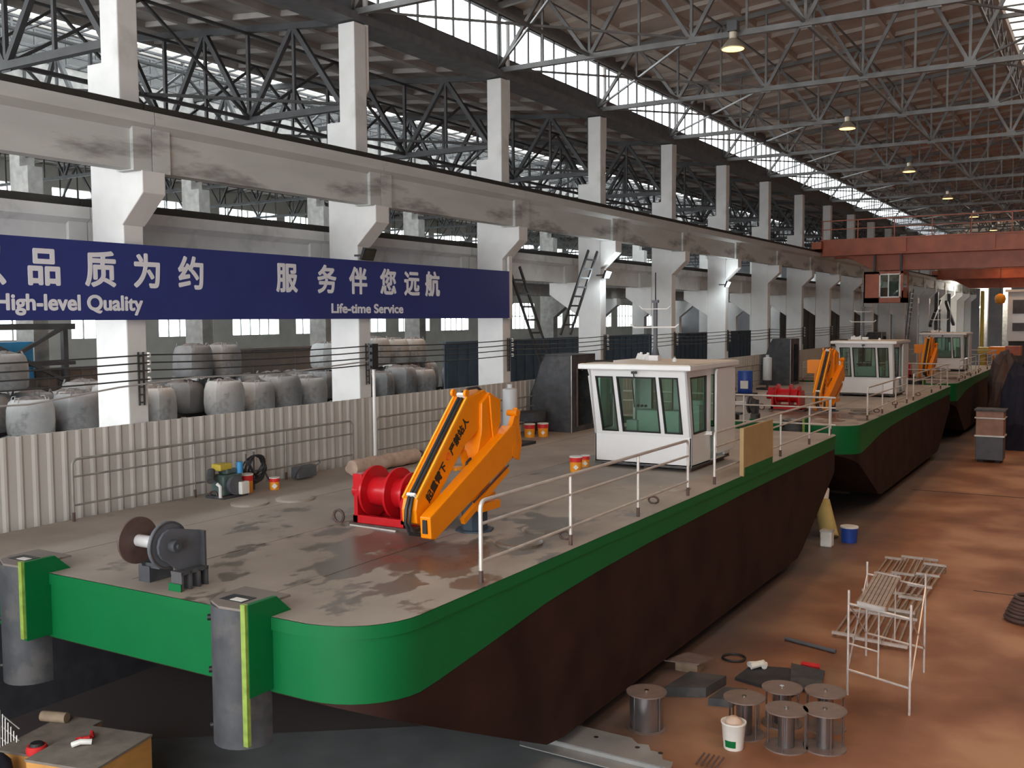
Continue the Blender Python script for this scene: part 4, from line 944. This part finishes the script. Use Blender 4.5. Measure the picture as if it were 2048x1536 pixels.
# thin post with insulators on the deck of the near barge
t = thing('insulator_post', (-13.75, 17.15, -3.2), 'tall thin white post with black insulators standing by the fence', 'post')
MB().cyl((-13.75,17.15,-3.2),(-13.75,17.15,-1.0),.035,n=10).build('pole', 'cream', t)
MB().box(-13.8,-13.7,17.05,17.25,-1.05,-.5).build('arm', 'black', t)
for z in (-.55,-.7,-.85,-1.0): MB().cyl((-13.75,17.0,z),(-13.75,17.2,z),.03,n=8).build('insulator', 'black', t)

# ================================================================== FENCE
mb = MB(); y = -2.; xf = -14.50; pts = []
while y < 62:
    pts += [(xf,y),(xf+.002,y+.13),(xf+.02,y+.175),(xf+.022,y+.215),(xf,y+.26)]; y += .26
vs = []; fs = []
ys_top = -1.745
for (x, yy) in pts: vs += [(x,yy,-3.75),(x,yy,ys_top)]
for i in range(len(pts)-1): fs.append((2*i,2*i+2,2*i+3,2*i+1))
# thickness: offset copy behind
n0 = len(vs); vs += [(v[0]-.03,v[1],v[2]) for v in vs]; fs += [(f[3]+n0,f[2]+n0,f[1]+n0,f[0]+n0) for f in fs[:len(pts)-1]]
for i in range(len(pts)-1): fs.append((2*i+1,2*i+3,2*i+3+n0,2*i+1+n0))
ft = thing('sheet_metal_fence', (xf, 30, -4.2), 'pale ribbed sheet metal fence running behind the barges', 'fence')
MB().add(vs, fs).build('cladding', 'fence', ft)
mb = MB().box(xf-.07, xf-.03, -2, 62, ys_top-.1, ys_top-.04)
y = 1.
while y < 62: mb.box(xf-.12, xf-.05, y, y+.07, FL, ys_top-.02); y += 6
mb.build('frame', 'railp', ft)
MB().box(-14.56,-14.47,-8,62,FL,-3.72).build('shaded_base', 'dark', ft)  # fence foot coloured near black for the shade under the barges


# ================================================================== DECK CLUTTER (nearest barge)
ZD = DK+.016
def can(x, y, lab, r=.135, h=.34, top='canred', body='canor', bail=True, mark=True):
    t = thing('paint_bucket', (x,y,ZD), lab, 'bucket')
    MB().lathe([(r*.9,0),(r*.97,h*.62)], (x,y,ZD), 20).build('body', body, t, smooth=True)
    MB().lathe([(r*.975,h*.62),(r,h*.9)], (x,y,ZD), 20).build('collar', top, t, smooth=True)
    MB().lathe([(r*1.03,h*.9),(r*1.03,h*.97),(r*.9,h*.98)], (x,y,ZD), 20).build('lid', 'canw', t, smooth=True)
    if mark:
        v = Vector((-x,-y,0)).normalized(); s_ = Vector((-v.y,v.x,0)); c_ = Vector((x,y,ZD+h*.32))+v*(r*.96)
        q = .055; MB().add([c_-Vector((0,0,q)), c_+s_*q, c_+Vector((0,0,q)), c_-s_*q, c_-Vector((0,0,q))+v*.012, c_+s_*q+v*.012, c_+Vector((0,0,q))+v*.012, c_-s_*q+v*.012], [(3,2,1,0),(4,5,6,7),(0,1,5,4),(1,2,6,5),(2,3,7,6),(3,0,4,7)]).build('diamond_mark', 'canw', t)
    return t
can(-9.60,18.62,'orange and red paint bucket standing left of the nearest wheelhouse')
can(-9.75,19.35,'small orange and red paint bucket tight against the wheelhouse corner', .10,.26)
can(-13.55,23.55,'left one of the two orange and red paint buckets before the dark deck house', .15,.38)
can(-13.30,23.85,'right one of the two orange and red paint buckets before the dark deck house', .15,.38)
can(-13.85,13.45,'larger orange paint bucket with red top beside the green engine', .13,.36)
can(-13.62,13.95,'small orange paint bucket right below the hose coil', .10,.24)
o = MB().lathe([(.16,0),(.18,.03),(.18,.42),(.16,.45)], (-13.6,20.9,ZD), 20).build('plastic_drum', 'blue2', smooth=True); tag(o, 'sky blue plastic drum half hidden behind the orange crane', 'drum')
o = MB().cyl((-13.9,24.2,ZD+.38),(-13.9,24.2,ZD+.62),.42,.44,n=28).cyl((-13.9,24.2,ZD),(-13.9,24.2,ZD+.38),.16,n=16).build('round_tank', 'dkgrey', smooth=True); tag(o, 'dark round flat tank on a stem beside the deck house', 'tank')
# gooseneck vent by the deck house
o = MB().tube([(-12.1,25.0,ZD),(-12.1,25.0,ZD+.55),(-12.05,25.05,ZD+.75),(-11.9,25.15,ZD+.85),(-11.7,25.25,ZD+.80)], .12, 12).build('vent_pipe', 'dkgrey', smooth=True); tag(o, 'dark gooseneck vent pipe behind the left side of the wheelhouse', 'vent')
# engine
t = thing('diesel_engine', (-13.8,12.9,ZD), 'small grimy green diesel engine on the deck by the left railing', 'engine')
MB().box(-14.05,-13.6,12.65,13.25,ZD,ZD+.05).build('skid', 'dkgrey', t)
MB().box(-13.98,-13.66,12.72,13.18,ZD+.05,ZD+.42).box(-13.95,-13.7,12.85,13.1,ZD+.42,ZD+.52).build('block', 'eng', t, bevel=.03)
MB().cyl((-13.66,12.95,ZD+.22),(-13.58,12.95,ZD+.22),.17,n=20).build('flywheel', 'gunmetal', t, smooth=True)
MB().box(-13.95,-13.72,12.70,13.0,ZD+.5,ZD+.62).build('fuel_tank', 'yellow', t, bevel=.02)
MB().cyl((-13.7,13.15,ZD+.42),(-13.7,13.15,ZD+.62),.06,n=12).build('oil_filter', 'blue2', t, smooth=True)
MB().cyl((-13.9,12.66,ZD+.5),(-13.75,12.5,ZD+.35),.07,n=12).build('air_cleaner', 'dkgrey', t, smooth=True)
MB().tube([(-13.62,12.6,ZD+.05),(-13.6,12.58,ZD+.25),(-13.66,12.56,ZD+.3)], .03, 8).build('exhaust_stub', 'cream', t, smooth=True)
MB().box(-13.6,-13.5,13.0,13.2,ZD+.05,ZD+.28).build('gearbox', 'canw', t, bevel=.02)
# hose coil on stand
t = thing('hose_coil', (-13.95,13.75,ZD), 'tangled black hose coil hanging on a small stand by the left railing', 'hose')
MB().cyl((-13.95,13.75,ZD),(-13.95,13.75,ZD+.72),.02,n=8).cyl((-13.95,13.55,ZD+.2),(-13.95,13.55,ZD+.7),.015,n=8).cyl((-13.95,13.55,ZD+.35),(-13.95,13.98,ZD+.35),.015,n=8).build('stand', 'gunmetal', t)
mb = MB()
for i in range(9):
    r_ = .17+.012*i; ph = i*.7; cz_ = ZD+.47-.01*i; cy_ = 13.78+.03*math.sin(i*2.1)
    mb.tube([(-13.93+.03*math.sin(2*a+ph), cy_+r_*math.cos(a)*(1+.1*math.sin(3*a+ph)), cz_+r_*math.sin(a)) for a in [2*math.pi*k_/20 for k_ in range(20)]], .016, 6, closed=True)
mb.tube([(-13.93,13.95,ZD+.4),(-13.9,14.05,ZD+.2),(-13.8,14.1,ZD+.05),(-13.7,13.95,ZD+.02)], .016, 6)
mb.build('hose', 'black', t, smooth=True)
t = thing('work_lamp', (-14.0,15.1,ZD), 'grey box work lamp lying on the deck by the left railing', 'lamp')
MB().box(-14.1,-13.9,14.9,15.45,ZD+.04,ZD+.27).build('housing', 'gunmetal', t, bevel=.02)
MB().tube([(-14.0,14.88,ZD+.04),(-13.9,14.85,ZD+.2),(-13.9,15.0,ZD+.3)],.015,6).build('handle', 'gunmetal', t); MB().tube([(-14.0,15.47,ZD+.2),(-13.9,15.55,ZD+.3),(-13.9,15.5,ZD+.35)],.015,6).build('handle', 'gunmetal', t)
o = MB()
for k_, (dx, dz) in enumerate(((0,0),(.02,.02))):
    pts = [(-13.35+.02*math.sin(i*1.7)+dx, 15.9+i*.2, ZD+.17+.015*math.sin(i*2.3)+dz) for i in range(12)]
    if k_ == 0: o.tube(pts, .16, 14)
o.tube([(-13.62,16.1+i*.25,ZD+.10+.02*math.sin(i*2.)) for i in range(8)], .09, 10)
tag(o.build('foam_roll', 'tan', smooth=True), 'pinkish tan wrapped foam roll lying behind the red winch', 'roll')
o = MB().beam((-10.16,12.03,ZD+.01),(-9.23,11.98,ZD+.01),.022).build('steel_bar', 'railp'); tag(o, 'thin pale steel bar lying in front of the red winch', 'bar')
# tan board on the right railing
t = thing('cardboard_sheet', (-6.42,20.6,DK-.0), 'tan board leaning on the right railing, its lower edge stained with green paint', 'board')
MB().box(-6.42,-6.365,19.75,21.75,DK+.02,-2.22).build('board', 'board', t)
MB().box(-6.366,-6.362,19.78,21.72,DK+.02,DK+.17).build('green_overspray', 'green', t)
MB().box(-6.44,-6.36,19.70,19.76,DK+.0,-2.22).build('folded_edge', 'board', t)
# barge 2 clutter
t = thing('plastic_drum', (-13.0,40.4,ZD), 'dark blue plastic drum with a pale label on the second barge', 'drum')
MB().lathe([(.28,0),(.3,.03),(.3,.88),(.28,.92)], (-13.0,40.4,ZD+.1), 24).build('body', 'blue', t, smooth=True)
MB().box(-13.1,-12.78,40.08,40.11,ZD+.3,ZD+.62).build('label_patch', 'canw', t)
MB().box(-13.4,-12.6,40.,40.8,ZD,ZD+.1).build('pallet', 'dark', t)

# ================================================================== FLOOR CLUTTER (aisle)
def reel(x, y, lab, r=.30, h=.56, rc=.115):
    t = thing('cable_reel', (x,y,FL), lab, 'reel', 'steel reels standing on the floor')
    MB().cyl((x,y,FL),(x,y,FL+.02),r,n=30).build('bottom_disc', 'reelrust', t, smooth=True)
    MB().cyl((x,y,FL+h-.02),(x,y,FL+h),r,n=30).build('top_disc', 'reelrust', t, smooth=True)
    MB().cyl((x,y,FL+.02),(x,y,FL+h-.02),rc,n=24).build('core', 'chrome' if False else 'silverdark', t, smooth=True)
    for i in range(4):
        a = rad(45+90*i)+x; MB().cyl((x+(r-.04)*math.cos(a),y+(r-.04)*math.sin(a),FL+.02),(x+(r-.04)*math.cos(a),y+(r-.04)*math.sin(a),FL+h-.02),.014,n=8).build('tie_rod', 'silverdark', t)
    MB().cyl((x,y,FL+h),(x,y,FL+h+.02),.035,n=12).build('hub', 'chrome', t, smooth=True)
    return t
M['silverdark'] = mat('dull_bright_steel', (.30,.28,.28), .22, .85, var=.1)
reel(-5.85,13.62,'steel reel with full round discs, standing alone on the left', rc=.25)
reel(-4.52,14.12,'steel reel behind the white bucket, left rear of the group')
reel(-4.15,14.78,'steel reel in the rear middle of the group')
reel(-3.55,14.95,'steel reel at the right rear of the group')
reel(-3.86,13.98,'steel reel in front middle, right of the white bucket')
reel(-3.38,14.22,'steel reel at the front right of the group')
t = thing('white_bucket', (-4.50,13.58,FL), 'white plastic bucket with a green label and cloth inside, before the reels', 'bucket')
MB().lathe([(.135,0),(.14,.01),(.17,.36),(.18,.37),(.18,.39),(.16,.39),(.15,.35)], (-4.50,13.58,FL), 24).build('body', 'canw', t, smooth=True)
MB().add([(-4.50+.149*math.cos(a)*(1+.2*q*.3),13.58+.149*math.sin(a)*(1+.2*q*.3),FL+.05+q*.1) for q in (0,1) for a in [rad(-120+i*12) for i in range(6)]], [(i,i+1,i+7,i+6) for i in range(5)]).build('green_label', 'green', t)
MB().lathe([(.13,0),(.11,.06),(.05,.1)], (-4.50,13.58,FL+.36), 10).build('rag', 'tan', t, smooth=True)
# scaffold tower
t = thing('scaffold_frame', (-3.1,17.2,FL), 'pale tubular scaffold tower with a slatted plank, standing in the aisle', 'scaffold')
A_ = [(-3.56,16.45),(-2.55,16.05)]; B_ = [(-3.70,18.55),(-2.66,18.15)]
H = 1.72
for nm, P_ in (('end_frame',A_),('end_frame',B_)):
    (xa,ya),(xb,yb) = P_; mb = MB()
    mb.cyl((xa,ya,FL),(xa,ya,FL+H),.021,n=10).cyl((xb,yb,FL),(xb,yb,FL+H),.021,n=10)
    for z in (.42,1.50): mb.cyl((xa,ya,FL+z),(xb,yb,FL+z),.019,n=8)
    xm, ym = (xa+xb)/2, (ya+yb)/2
    mb.cyl((xm,ym,FL+.42),(xm,ym,FL+1.5),.015,n=8).cyl((xa,ya,FL+.85),(xm,ym,FL+.85),.015,n=8)
    mb.build(nm, 'scaf', t, smooth=True)
for i in (0,1):
    MB().cyl((A_[i][0],A_[i][1],FL+.42),(B_[i][0],B_[i][1],FL+1.5),.013,n=8).build('cross_brace', 'scaf', t)
    MB().cyl((A_[i][0],A_[i][1],FL+1.5),(B_[i][0],B_[i][1],FL+.42),.013,n=8).build('cross_brace', 'scaf', t)
pa = Vector((-3.38,16.38,FL+1.55)); pb = Vector((-3.52,18.48,FL+1.55)); sd = Vector((.93,-.37,0))
pk = MB()
for i in range(7): o_ = sd*(.07*i); pk.beam(pa+o_, pb+o_, .05, .025)
pk.build('plank', 'plank', t)
MB().beam(pa+Vector((-.02,-.02,.01)), pa+sd*.46, .05, .06).beam(pb, pb+sd*.46, .05, .06).build('plank_hook', 'scaf', t)
# frames and planks lying on the floor behind the tower
for i, (xa, ya, xb, yb, z_) in enumerate(((-4.45,19.4,-4.75,26.2,.05),(-4.0,19.1,-4.38,26.3,.10),(-3.55,19.2,-4.05,26.5,.05),(-3.75,21.2,-3.75,25.6,.14))):
    t = thing('scaffold_frame', (xa,ya,FL), ('pale scaffold planks lying on the floor, leftmost bundle', 'pale scaffold planks lying on the floor, middle bundle', 'pale scaffold planks lying on the floor, right bundle', 'upper scaffold plank lying askew on the right bundle')[i], 'scaffold')
    p = Vector((xa,ya,FL+z_)); q = Vector((xb,yb,FL+z_)); sd = Vector((.42,-.03,0))
    mb = MB()
    for k_ in range(4): mb.beam(p+sd*k_/3, q+sd*k_/3, .035, .03)
    mb.build('rails', 'plank', t)
    nn = 5
    for k_ in range(nn): c_ = p.lerp(q, k_/(nn-1)); MB().beam(c_-sd*.12+Vector((0,0,.03)), c_+sd*1.1+Vector((0,0,.03)), .07, .05).build('cross_bar', 'scaf', t)
    if z_ > .1: MB().box(xa-.05,xa+.45,ya,ya+.1,FL,FL+z_-.01).build('packing', 'wood', t); MB().box(xb-.05,xb+.45,yb-.1,yb,FL,FL+z_-.01).build('packing', 'wood', t)
# small pails and sack near the second barge
t = thing('pail', (-6.45,27.1,FL), 'white square pail on the floor beside the yellow sack', 'pail'); MB().box(-6.6,-6.3,26.95,27.25,FL,FL+.42).build('body', 'canw', t, bevel=.03); MB().box(-6.61,-6.29,26.94,27.26,FL+.40,FL+.44).build('rim', 'railp', t)
t = thing('pail', (-6.05,27.9,FL), 'blue round pail with a white lid, right of the white pail', 'pail'); MB().lathe([(.2,0),(.23,.4)], (-6.05,27.9,FL), 18).build('body', 'blue', t, smooth=True); MB().lathe([(.24,.4),(.24,.44),(.2,.45)], (-6.05,27.9,FL), 18).build('lid', 'canw', t)
t = thing('sack', (-6.75,28.4,FL), 'yellow sack propped up on the floor behind the white pail', 'sack'); mb = MB(); mb.cyl((-6.65,28.2,FL),(-6.95,28.6,FL+.95),.26,.20,n=14); mb.build('body', 'sack', t, smooth=True); MB().cyl((-6.93,28.57,FL+.92),(-7.08,28.75,FL+1.15),.16,.30,n=12).build('open_top', 'canw', t, smooth=True)
# clutter by the reels
def plate(poly, z, th, m, name, lab, cat): return tag(MB().prism(poly, 'z', z, z+th).build(name, m), lab, cat)
plate([(-6.55,16.0),(-5.95,16.1),(-5.85,16.55),(-6.35,16.6)], FL+.18, .02, 'reelrust', 'small_table_top', 'small rusty square plate lying on blocks left of the floor clutter', 'plate')
o = MB().box(-6.4,-6.0,16.15,16.5,FL,FL+.18).build('timber_block', 'wood'); tag(o, 'timber block under the small rusty plate', 'block')
plate([(-5.35,16.2),(-4.3,15.9),(-4.1,16.7),(-4.7,17.1),(-5.3,16.9)], FL, .05, 'dark', 'rubber_mat', 'black rubber mat crumpled on the floor behind the reels', 'mat')
plate([(-4.4,16.1),(-3.95,16.3),(-4.1,17.2),(-4.7,17.3)], FL+.055, .02, 'dkgrey', 'steel_offcut', 'grey steel offcut lying on the black mat', 'offcut')
plate([(-5.35,14.9),(-5.0,15.0),(-4.95,15.6),(-5.3,15.5)], FL, .12, 'dkgrey', 'steel_block', 'dark upright steel block between the lone reel and the group', 'block')
plate([(-6.1,14.9),(-5.5,15.2),(-5.4,15.9),(-6.0,15.8)], FL, .16, 'dkgrey', 'steel_block', 'dark flat steel block behind the lone reel', 'block')
o = MB().tube([(-5.15+.12*math.cos(i),16.8+.12*math.sin(i*1.3),FL+.1+.03*(i%2)) for i in range(7)],.05,8).build('rag','canw',smooth=True); tag(o,'crumpled pale rag on the black mat','rag')
o = MB().tube([(-4.55,17.45,FL+.04),(-4.4,17.4,FL+.06),(-4.25,17.45,FL+.04)],.045,8).build('rag','redcl',smooth=True); tag(o,'small bright red rag behind the black mat','rag')
o = MB().cyl((-5.2,18.7,FL+.04),(-4.2,18.4,FL+.04),.035,n=10).build('pipe','gunmetal',smooth=True); tag(o,'dark pipe lying in the aisle behind the red rag','pipe')
o = MB().tube([(-5.7+.2*math.cos(a),17.2+.2*math.sin(a),FL+.03) for a in [2*math.pi*i/16 for i in range(16)]],.02,6,closed=True).build('cable_loop','black',smooth=True); tag(o,'black cable loop on the floor by the black mat','cable')
# joints in the aisle floor
struct(MB().box(-6.0,8,37.5,37.58,FL,FL+.004).build('trim_5','dark')); struct(MB().box(-2.55,8,24.2,24.24,FL,FL+.004).build('trim_6','dark'))
# floor sheets in front
plate([(-13.8,8.2),(-8.2,12.4),(-6.9,12.15),(-4.6,12.3),(-3.6,8.0),(-6,5.2)], FL+.002, .012, 'sheet', 'steel_sheet', 'large dark steel sheet on the floor in front of the bow', 'sheet')
t = thing('bent_steel_plate', (-6.2,12.6,FL+.02), 'pale bent steel plate with holes and a stepped end at the bottom edge', 'plate')
prof = [(-7.25,12.25),(-7.35,12.9),(-5.75,12.86),(-5.6,12.72),(-5.45,12.76),(-5.35,12.6),(-5.2,12.62),(-5.1,12.42),(-4.95,12.42),(-4.9,12.2)]
MB().prism(prof, 'z', FL+.13, FL+.145).build('sheet', 'sheetl', t)
MB().prism([(-7.25,12.25),(-4.9,12.2),(-4.8,11.95),(-7.1,12.0)], 'z', FL+.06, FL+.075).add([(-7.25,12.25,FL+.14),(-4.9,12.2,FL+.14),(-4.9,12.2,FL+.07),(-7.25,12.25,FL+.07)],[(0,1,2,3)]).build('flange','sheetl',t)
for x_ in (-7.0,-6.2,-5.55,-5.2): MB().cyl((x_,12.66-.04*(x_+7),FL+.146),(x_,12.66-.04*(x_+7),FL+.15),.035,n=12).build('hole','seal',t)
MB().box(-7.0,-6.8,12.3,12.5,FL+.014,FL+.13).build('support', 'wood', t); MB().box(-5.9,-5.7,12.3,12.5,FL+.014,FL+.13).build('support', 'wood', t)
o = MB().cyl((-6.75,13.25,FL),(-6.75,13.25,FL+.28),.035,n=10).build('steel_stub','rust'); tag(o,'rusty upright steel stub behind the bent plate','stub')
# bundle of rusty rods near the bent plate
for i in range(5):
    o = MB().cyl((-4.75+.07*i,12.75,FL+.03),(-4.70+.07*i,12.95,FL+.12),.015,n=6).build('steel_rod','rust'); tag(o,'short rusty rod leaning in the row right of the bent plate','rod','short rusty rods in a row')
# right edge lump: coil of dark cable
t = thing('cable_coil', (-1.25,22.3,FL), 'brown muddy cable coil heap at the right edge of the aisle', 'cable'); mb = MB()
for i in range(7): mb.tube([(-1.25+(.5-.03*i)*math.cos(a), 22.3+(.45-.03*i)*math.sin(a)+.05*math.sin(i), FL+.06+.07*i) for a in [2*math.pi*k_/18 for k_ in range(18)]], .045, 6, closed=True)
mb.build('coils', 'rust', t, smooth=True)
# crates in the lower left corner
def crate(c, a, b_, h, zt, lab, m1, m2):
    c = Vector((c[0],c[1],0)); a = Vector((a[0],a[1],0)); b_ = Vector((b_[0],b_[1],0)); P = [c, c+a, c+a+b_, c+b_]
    t = thing('wooden_crate', (c.x,c.y,zt-h), lab, 'crate')
    MB().prism([(p.x,p.y) for p in P], 'z', zt-h, zt-.03).build('box', m1, t)
    cc = (P[0]+P[2])/2; MB().prism([(cc.x+(p.x-cc.x)*1.02, cc.y+(p.y-cc.y)*1.02) for p in P], 'z', zt-.03, zt).build('lid', m2, t)
    return t
crate((-10.32,8.30), (-.95,-.22), (.24,-1.02), .88, -5.2, 'orange plywood crate with a dusty lid in the lower left corner', 'crate', 'cratetop')
crate((-11.42,8.4), (-.6,-.14), (.24,-1.1), .8, -5.28, 'lower dusty crate behind the orange one in the corner', 'crate', 'cratetop')
o = MB().tube([(-10.9+.07*math.cos(i*2.2),7.8+.12*math.sin(i*1.1),-5.17+.01*(i%2)) for i in range(9)],.022,6).build('pink_string','redcl',smooth=True); tag(o,'tangle of pink string on the crate lid','string')
o = MB().tube([(-10.85,7.55,-5.17),(-10.78,7.62,-5.14),(-10.7,7.72,-5.16)],.035,8).build('rag','canw',smooth=True); tag(o,'small white rag on the crate lid beside the pink string','rag')
o = MB().cyl((-12.1,8.0,-5.21),(-11.75,8.12,-5.21),.07,n=16).build('tape_roll','wood',smooth=True); tag(o,'brown cardboard tube on the rear crate','tube')
t = thing('grinder', (-11.25,7.35,-5.28), 'red round tool with a black centre on the rear crate', 'tool'); MB().lathe([(.12,0),(.13,.05),(.11,.1)],(-11.25,7.35,-5.28),20).build('body','redcl',t,smooth=True); MB().lathe([(.09,.1),(.07,.13)],(-11.25,7.35,-5.28),16).build('disc','black',t)
t = thing('padded_bag', (-11.42,6.92,-5.75), 'dark navy padded bag slumped in the lower left corner', 'bag'); MB().lathe([(.12,0),(.18,.08),(.20,.30),(.17,.48),(.10,.56),(.03,.58)],(-11.42,6.92,-5.75),16).build('body','navy',t,smooth=True); MB().tube([(-11.27,6.78,-5.6),(-11.2,6.8,-5.35),(-11.3,6.85,-5.2)],.025,8).build('strap','redcl',t,smooth=True)
o = MB().box(-11.65,-11.2,6.7,7.12,FL,-5.76).build('wooden_box','wood'); tag(o,'wooden box under the navy bag','box')
t = thing('wire_rack', (-12.0,7.2,-5.75), 'white wire rack leaning behind the navy bag', 'rack')
for i in range(7): MB().cyl((-12.2+.09*i,7.45-.02*i,-5.75),(-12.32+.09*i,7.55-.02*i,-5.02-.03*i),.008,n=6).build('wire','railp',t)
for j in range(5): z_ = -5.65+.14*j; MB().cyl((-12.22-.02*j,7.47+.025*j,z_),(-11.66-.02*j,7.34+.025*j,z_-.02),.008,n=6).build('wire','railp',t)
o = MB().box(-12.4,-11.68,7.18,7.7,FL,-5.76).build('wooden_box','wood'); tag(o,'low wooden box under the wire rack','box')

# ================================================================== FAR AISLE
t = thing('steel_cabinet', (-4.4,46.1,FL), 'tall two-tone brown and grey cabinet standing in the aisle far right', 'cabinet')
MB().box(-4.9,-3.85,46,47,FL+.1,-5.0).build('lower_box', 'gunmetal', t, bevel=.02); MB().box(-4.9,-3.85,46,47,-5.0,-3.95).build('upper_box', 'brownbox', t, bevel=.02)
MB().box(-4.95,-3.80,45.96,47.04,-5.02,-4.96).box(-4.95,-3.8,45.95,47.05,-4.26,-4.22).build('trim_strip', 'railp', t); MB().box(-4.97,-3.78,45.93,47.07,-3.95,-3.88).build('lid','dkgrey',t)
MB().box(-4.8,-4.6,46.1,46.9,FL,FL+.1).build('foot','dark',t); MB().box(-4.15,-3.95,46.1,46.9,FL,FL+.1).build('foot','dark',t)
def heap(x, y, sx, sy, h, m, lab, name='covered_machine', seed=1):
    rnd = random.Random(seed); N = 16; vs = []
    for j, (f, z_) in enumerate(((1,0),(1.02,.3),(.9,.62),(.65,.88),(.3,1.))):
        for i in range(N):
            a = 2*math.pi*i/N; q = f*(1+.13*rnd.uniform(-1,1)); vs.append((x+sx*q*math.cos(a), y+sy*q*math.sin(a), FL+h*z_*(1+.08*rnd.uniform(-1,1)*(z_ > 0))))
    fs = [(j*N+i, j*N+(i+1)%N, (j+1)*N+(i+1)%N, (j+1)*N+i) for j in range(4) for i in range(N)]+[tuple(range(N-1,-1,-1)), tuple(range(4*N,5*N))]
    return tag(MB().add(vs, fs).build(name, m, smooth=False), lab, 'machine')
heap(-3.75, 52., .75, 1.4, 3.9, 'navy', 'dark navy tarpaulin-covered machine at the right edge', seed=3)
heap(-5.0, 60., .9, 2., 4.0, 'rust', 'rusty dark machine under the third barge stern', seed=5)
heap(-2.2, 47.6, .5, .7, 2.6, 'rust', 'rusty scrap heap right of the tall cabinet', 'scrap_heap', seed=8)
# far white machine with windows
t = thing('dredger_superstructure', (-7.6,98,-2.0), 'white two-storey machine cabin with dark windows at the far right', 'cabin')
MB().box(-8.1,-4,98,102,-2.2,2.1).build('wall','cabwhite',t,bevel=.03)
MB().box(-7.7,-4.5,97.95,98.02,.2,1.4).box(-7.7,-4.5,97.95,98.02,-1.3,-.6).build('window_pane','gunmetal',t)
MB().box(-8.3,-3.8,97.8,102.2,2.1,2.3).build('roof','cabwhite',t); MB().box(-8.0,-4.2,98.2,101.8,FL,-2.2).build('pontoon','part_dark',t)
o = MB().lathe([(.05,0),(.35,.15),(.45,.5),(.35,.8),(.08,.95)], (-8.6,96.8,1.0), 16).build('float_ball','canor',smooth=True); tag(o,'orange float ball hung beside the far white cabin','float')
o = MB().cyl((-8.6,96.8,1.95),(-8.6,96.8,6.6),.03,n=6).build('hoist_rope','steeld'); tag(o,'rope carrying the orange float ball','rope')
o = MB().box(-10.6,-10.3,101,101.4,FL,2.3).build('mast_post','yellow'); tag(o,'tall yellow post by the end wall','post')
for i, x_ in enumerate((-11.8,-9.7)):
    o = MB().box(x_,x_+.7,112,113,FL,3.5).build('steel_post','bare'); tag(o,f'pale grey post by the end wall, {"left" if i == 0 else "right"} of the yellow post','post')
for i,(x_,y_,z_) in enumerate(((-12.2,111,2.9),(-10.0,111,2.9),(-11.6,111,.8),(-8.2,111,3.0))):
    o = MB().lathe([(.08,0),(.14,.1),(.08,.2)],(x_,y_,z_),12).build('wall_lamp','led'); tag(o,'small white lamp glowing near the end wall','lamp','small lamps near the end wall')
    MB().cyl((x_,y_,z_+.2),(x_,y_,6.6),.015,n=6).build('cord','steeld',o)
    ld = bpy.data.lights.new('led_light', 'POINT'); ld.energy = 450; ld.color = (1,.93,.82); ld.shadow_soft_size = .2
    lo = bpy.data.objects.new('led_light', ld); COL.objects.link(lo); lo.parent = o; lo.location = (0,-.4,0)
# bits of machinery behind the third barge
for i,(x_,y_,sx,sz,m_,lab) in enumerate(((-7.4,76,1.6,.5,'orange','orange beam of the machinery behind the third barge'),(-6.2,74,.9,.6,'gcrane','red frame of the machinery behind the third barge'),(-8.3,78,1.2,.4,'yellow','yellow beam of the machinery behind the third barge'))):
    o = MB().box(x_,x_+sx,y_,y_+1.5,-2.6,-2.6+sz).box(x_+.2,x_+.5,y_+.2,y_+1.2,FL,-2.6).build('machine_frame', m_); tag(o, lab, 'machine')
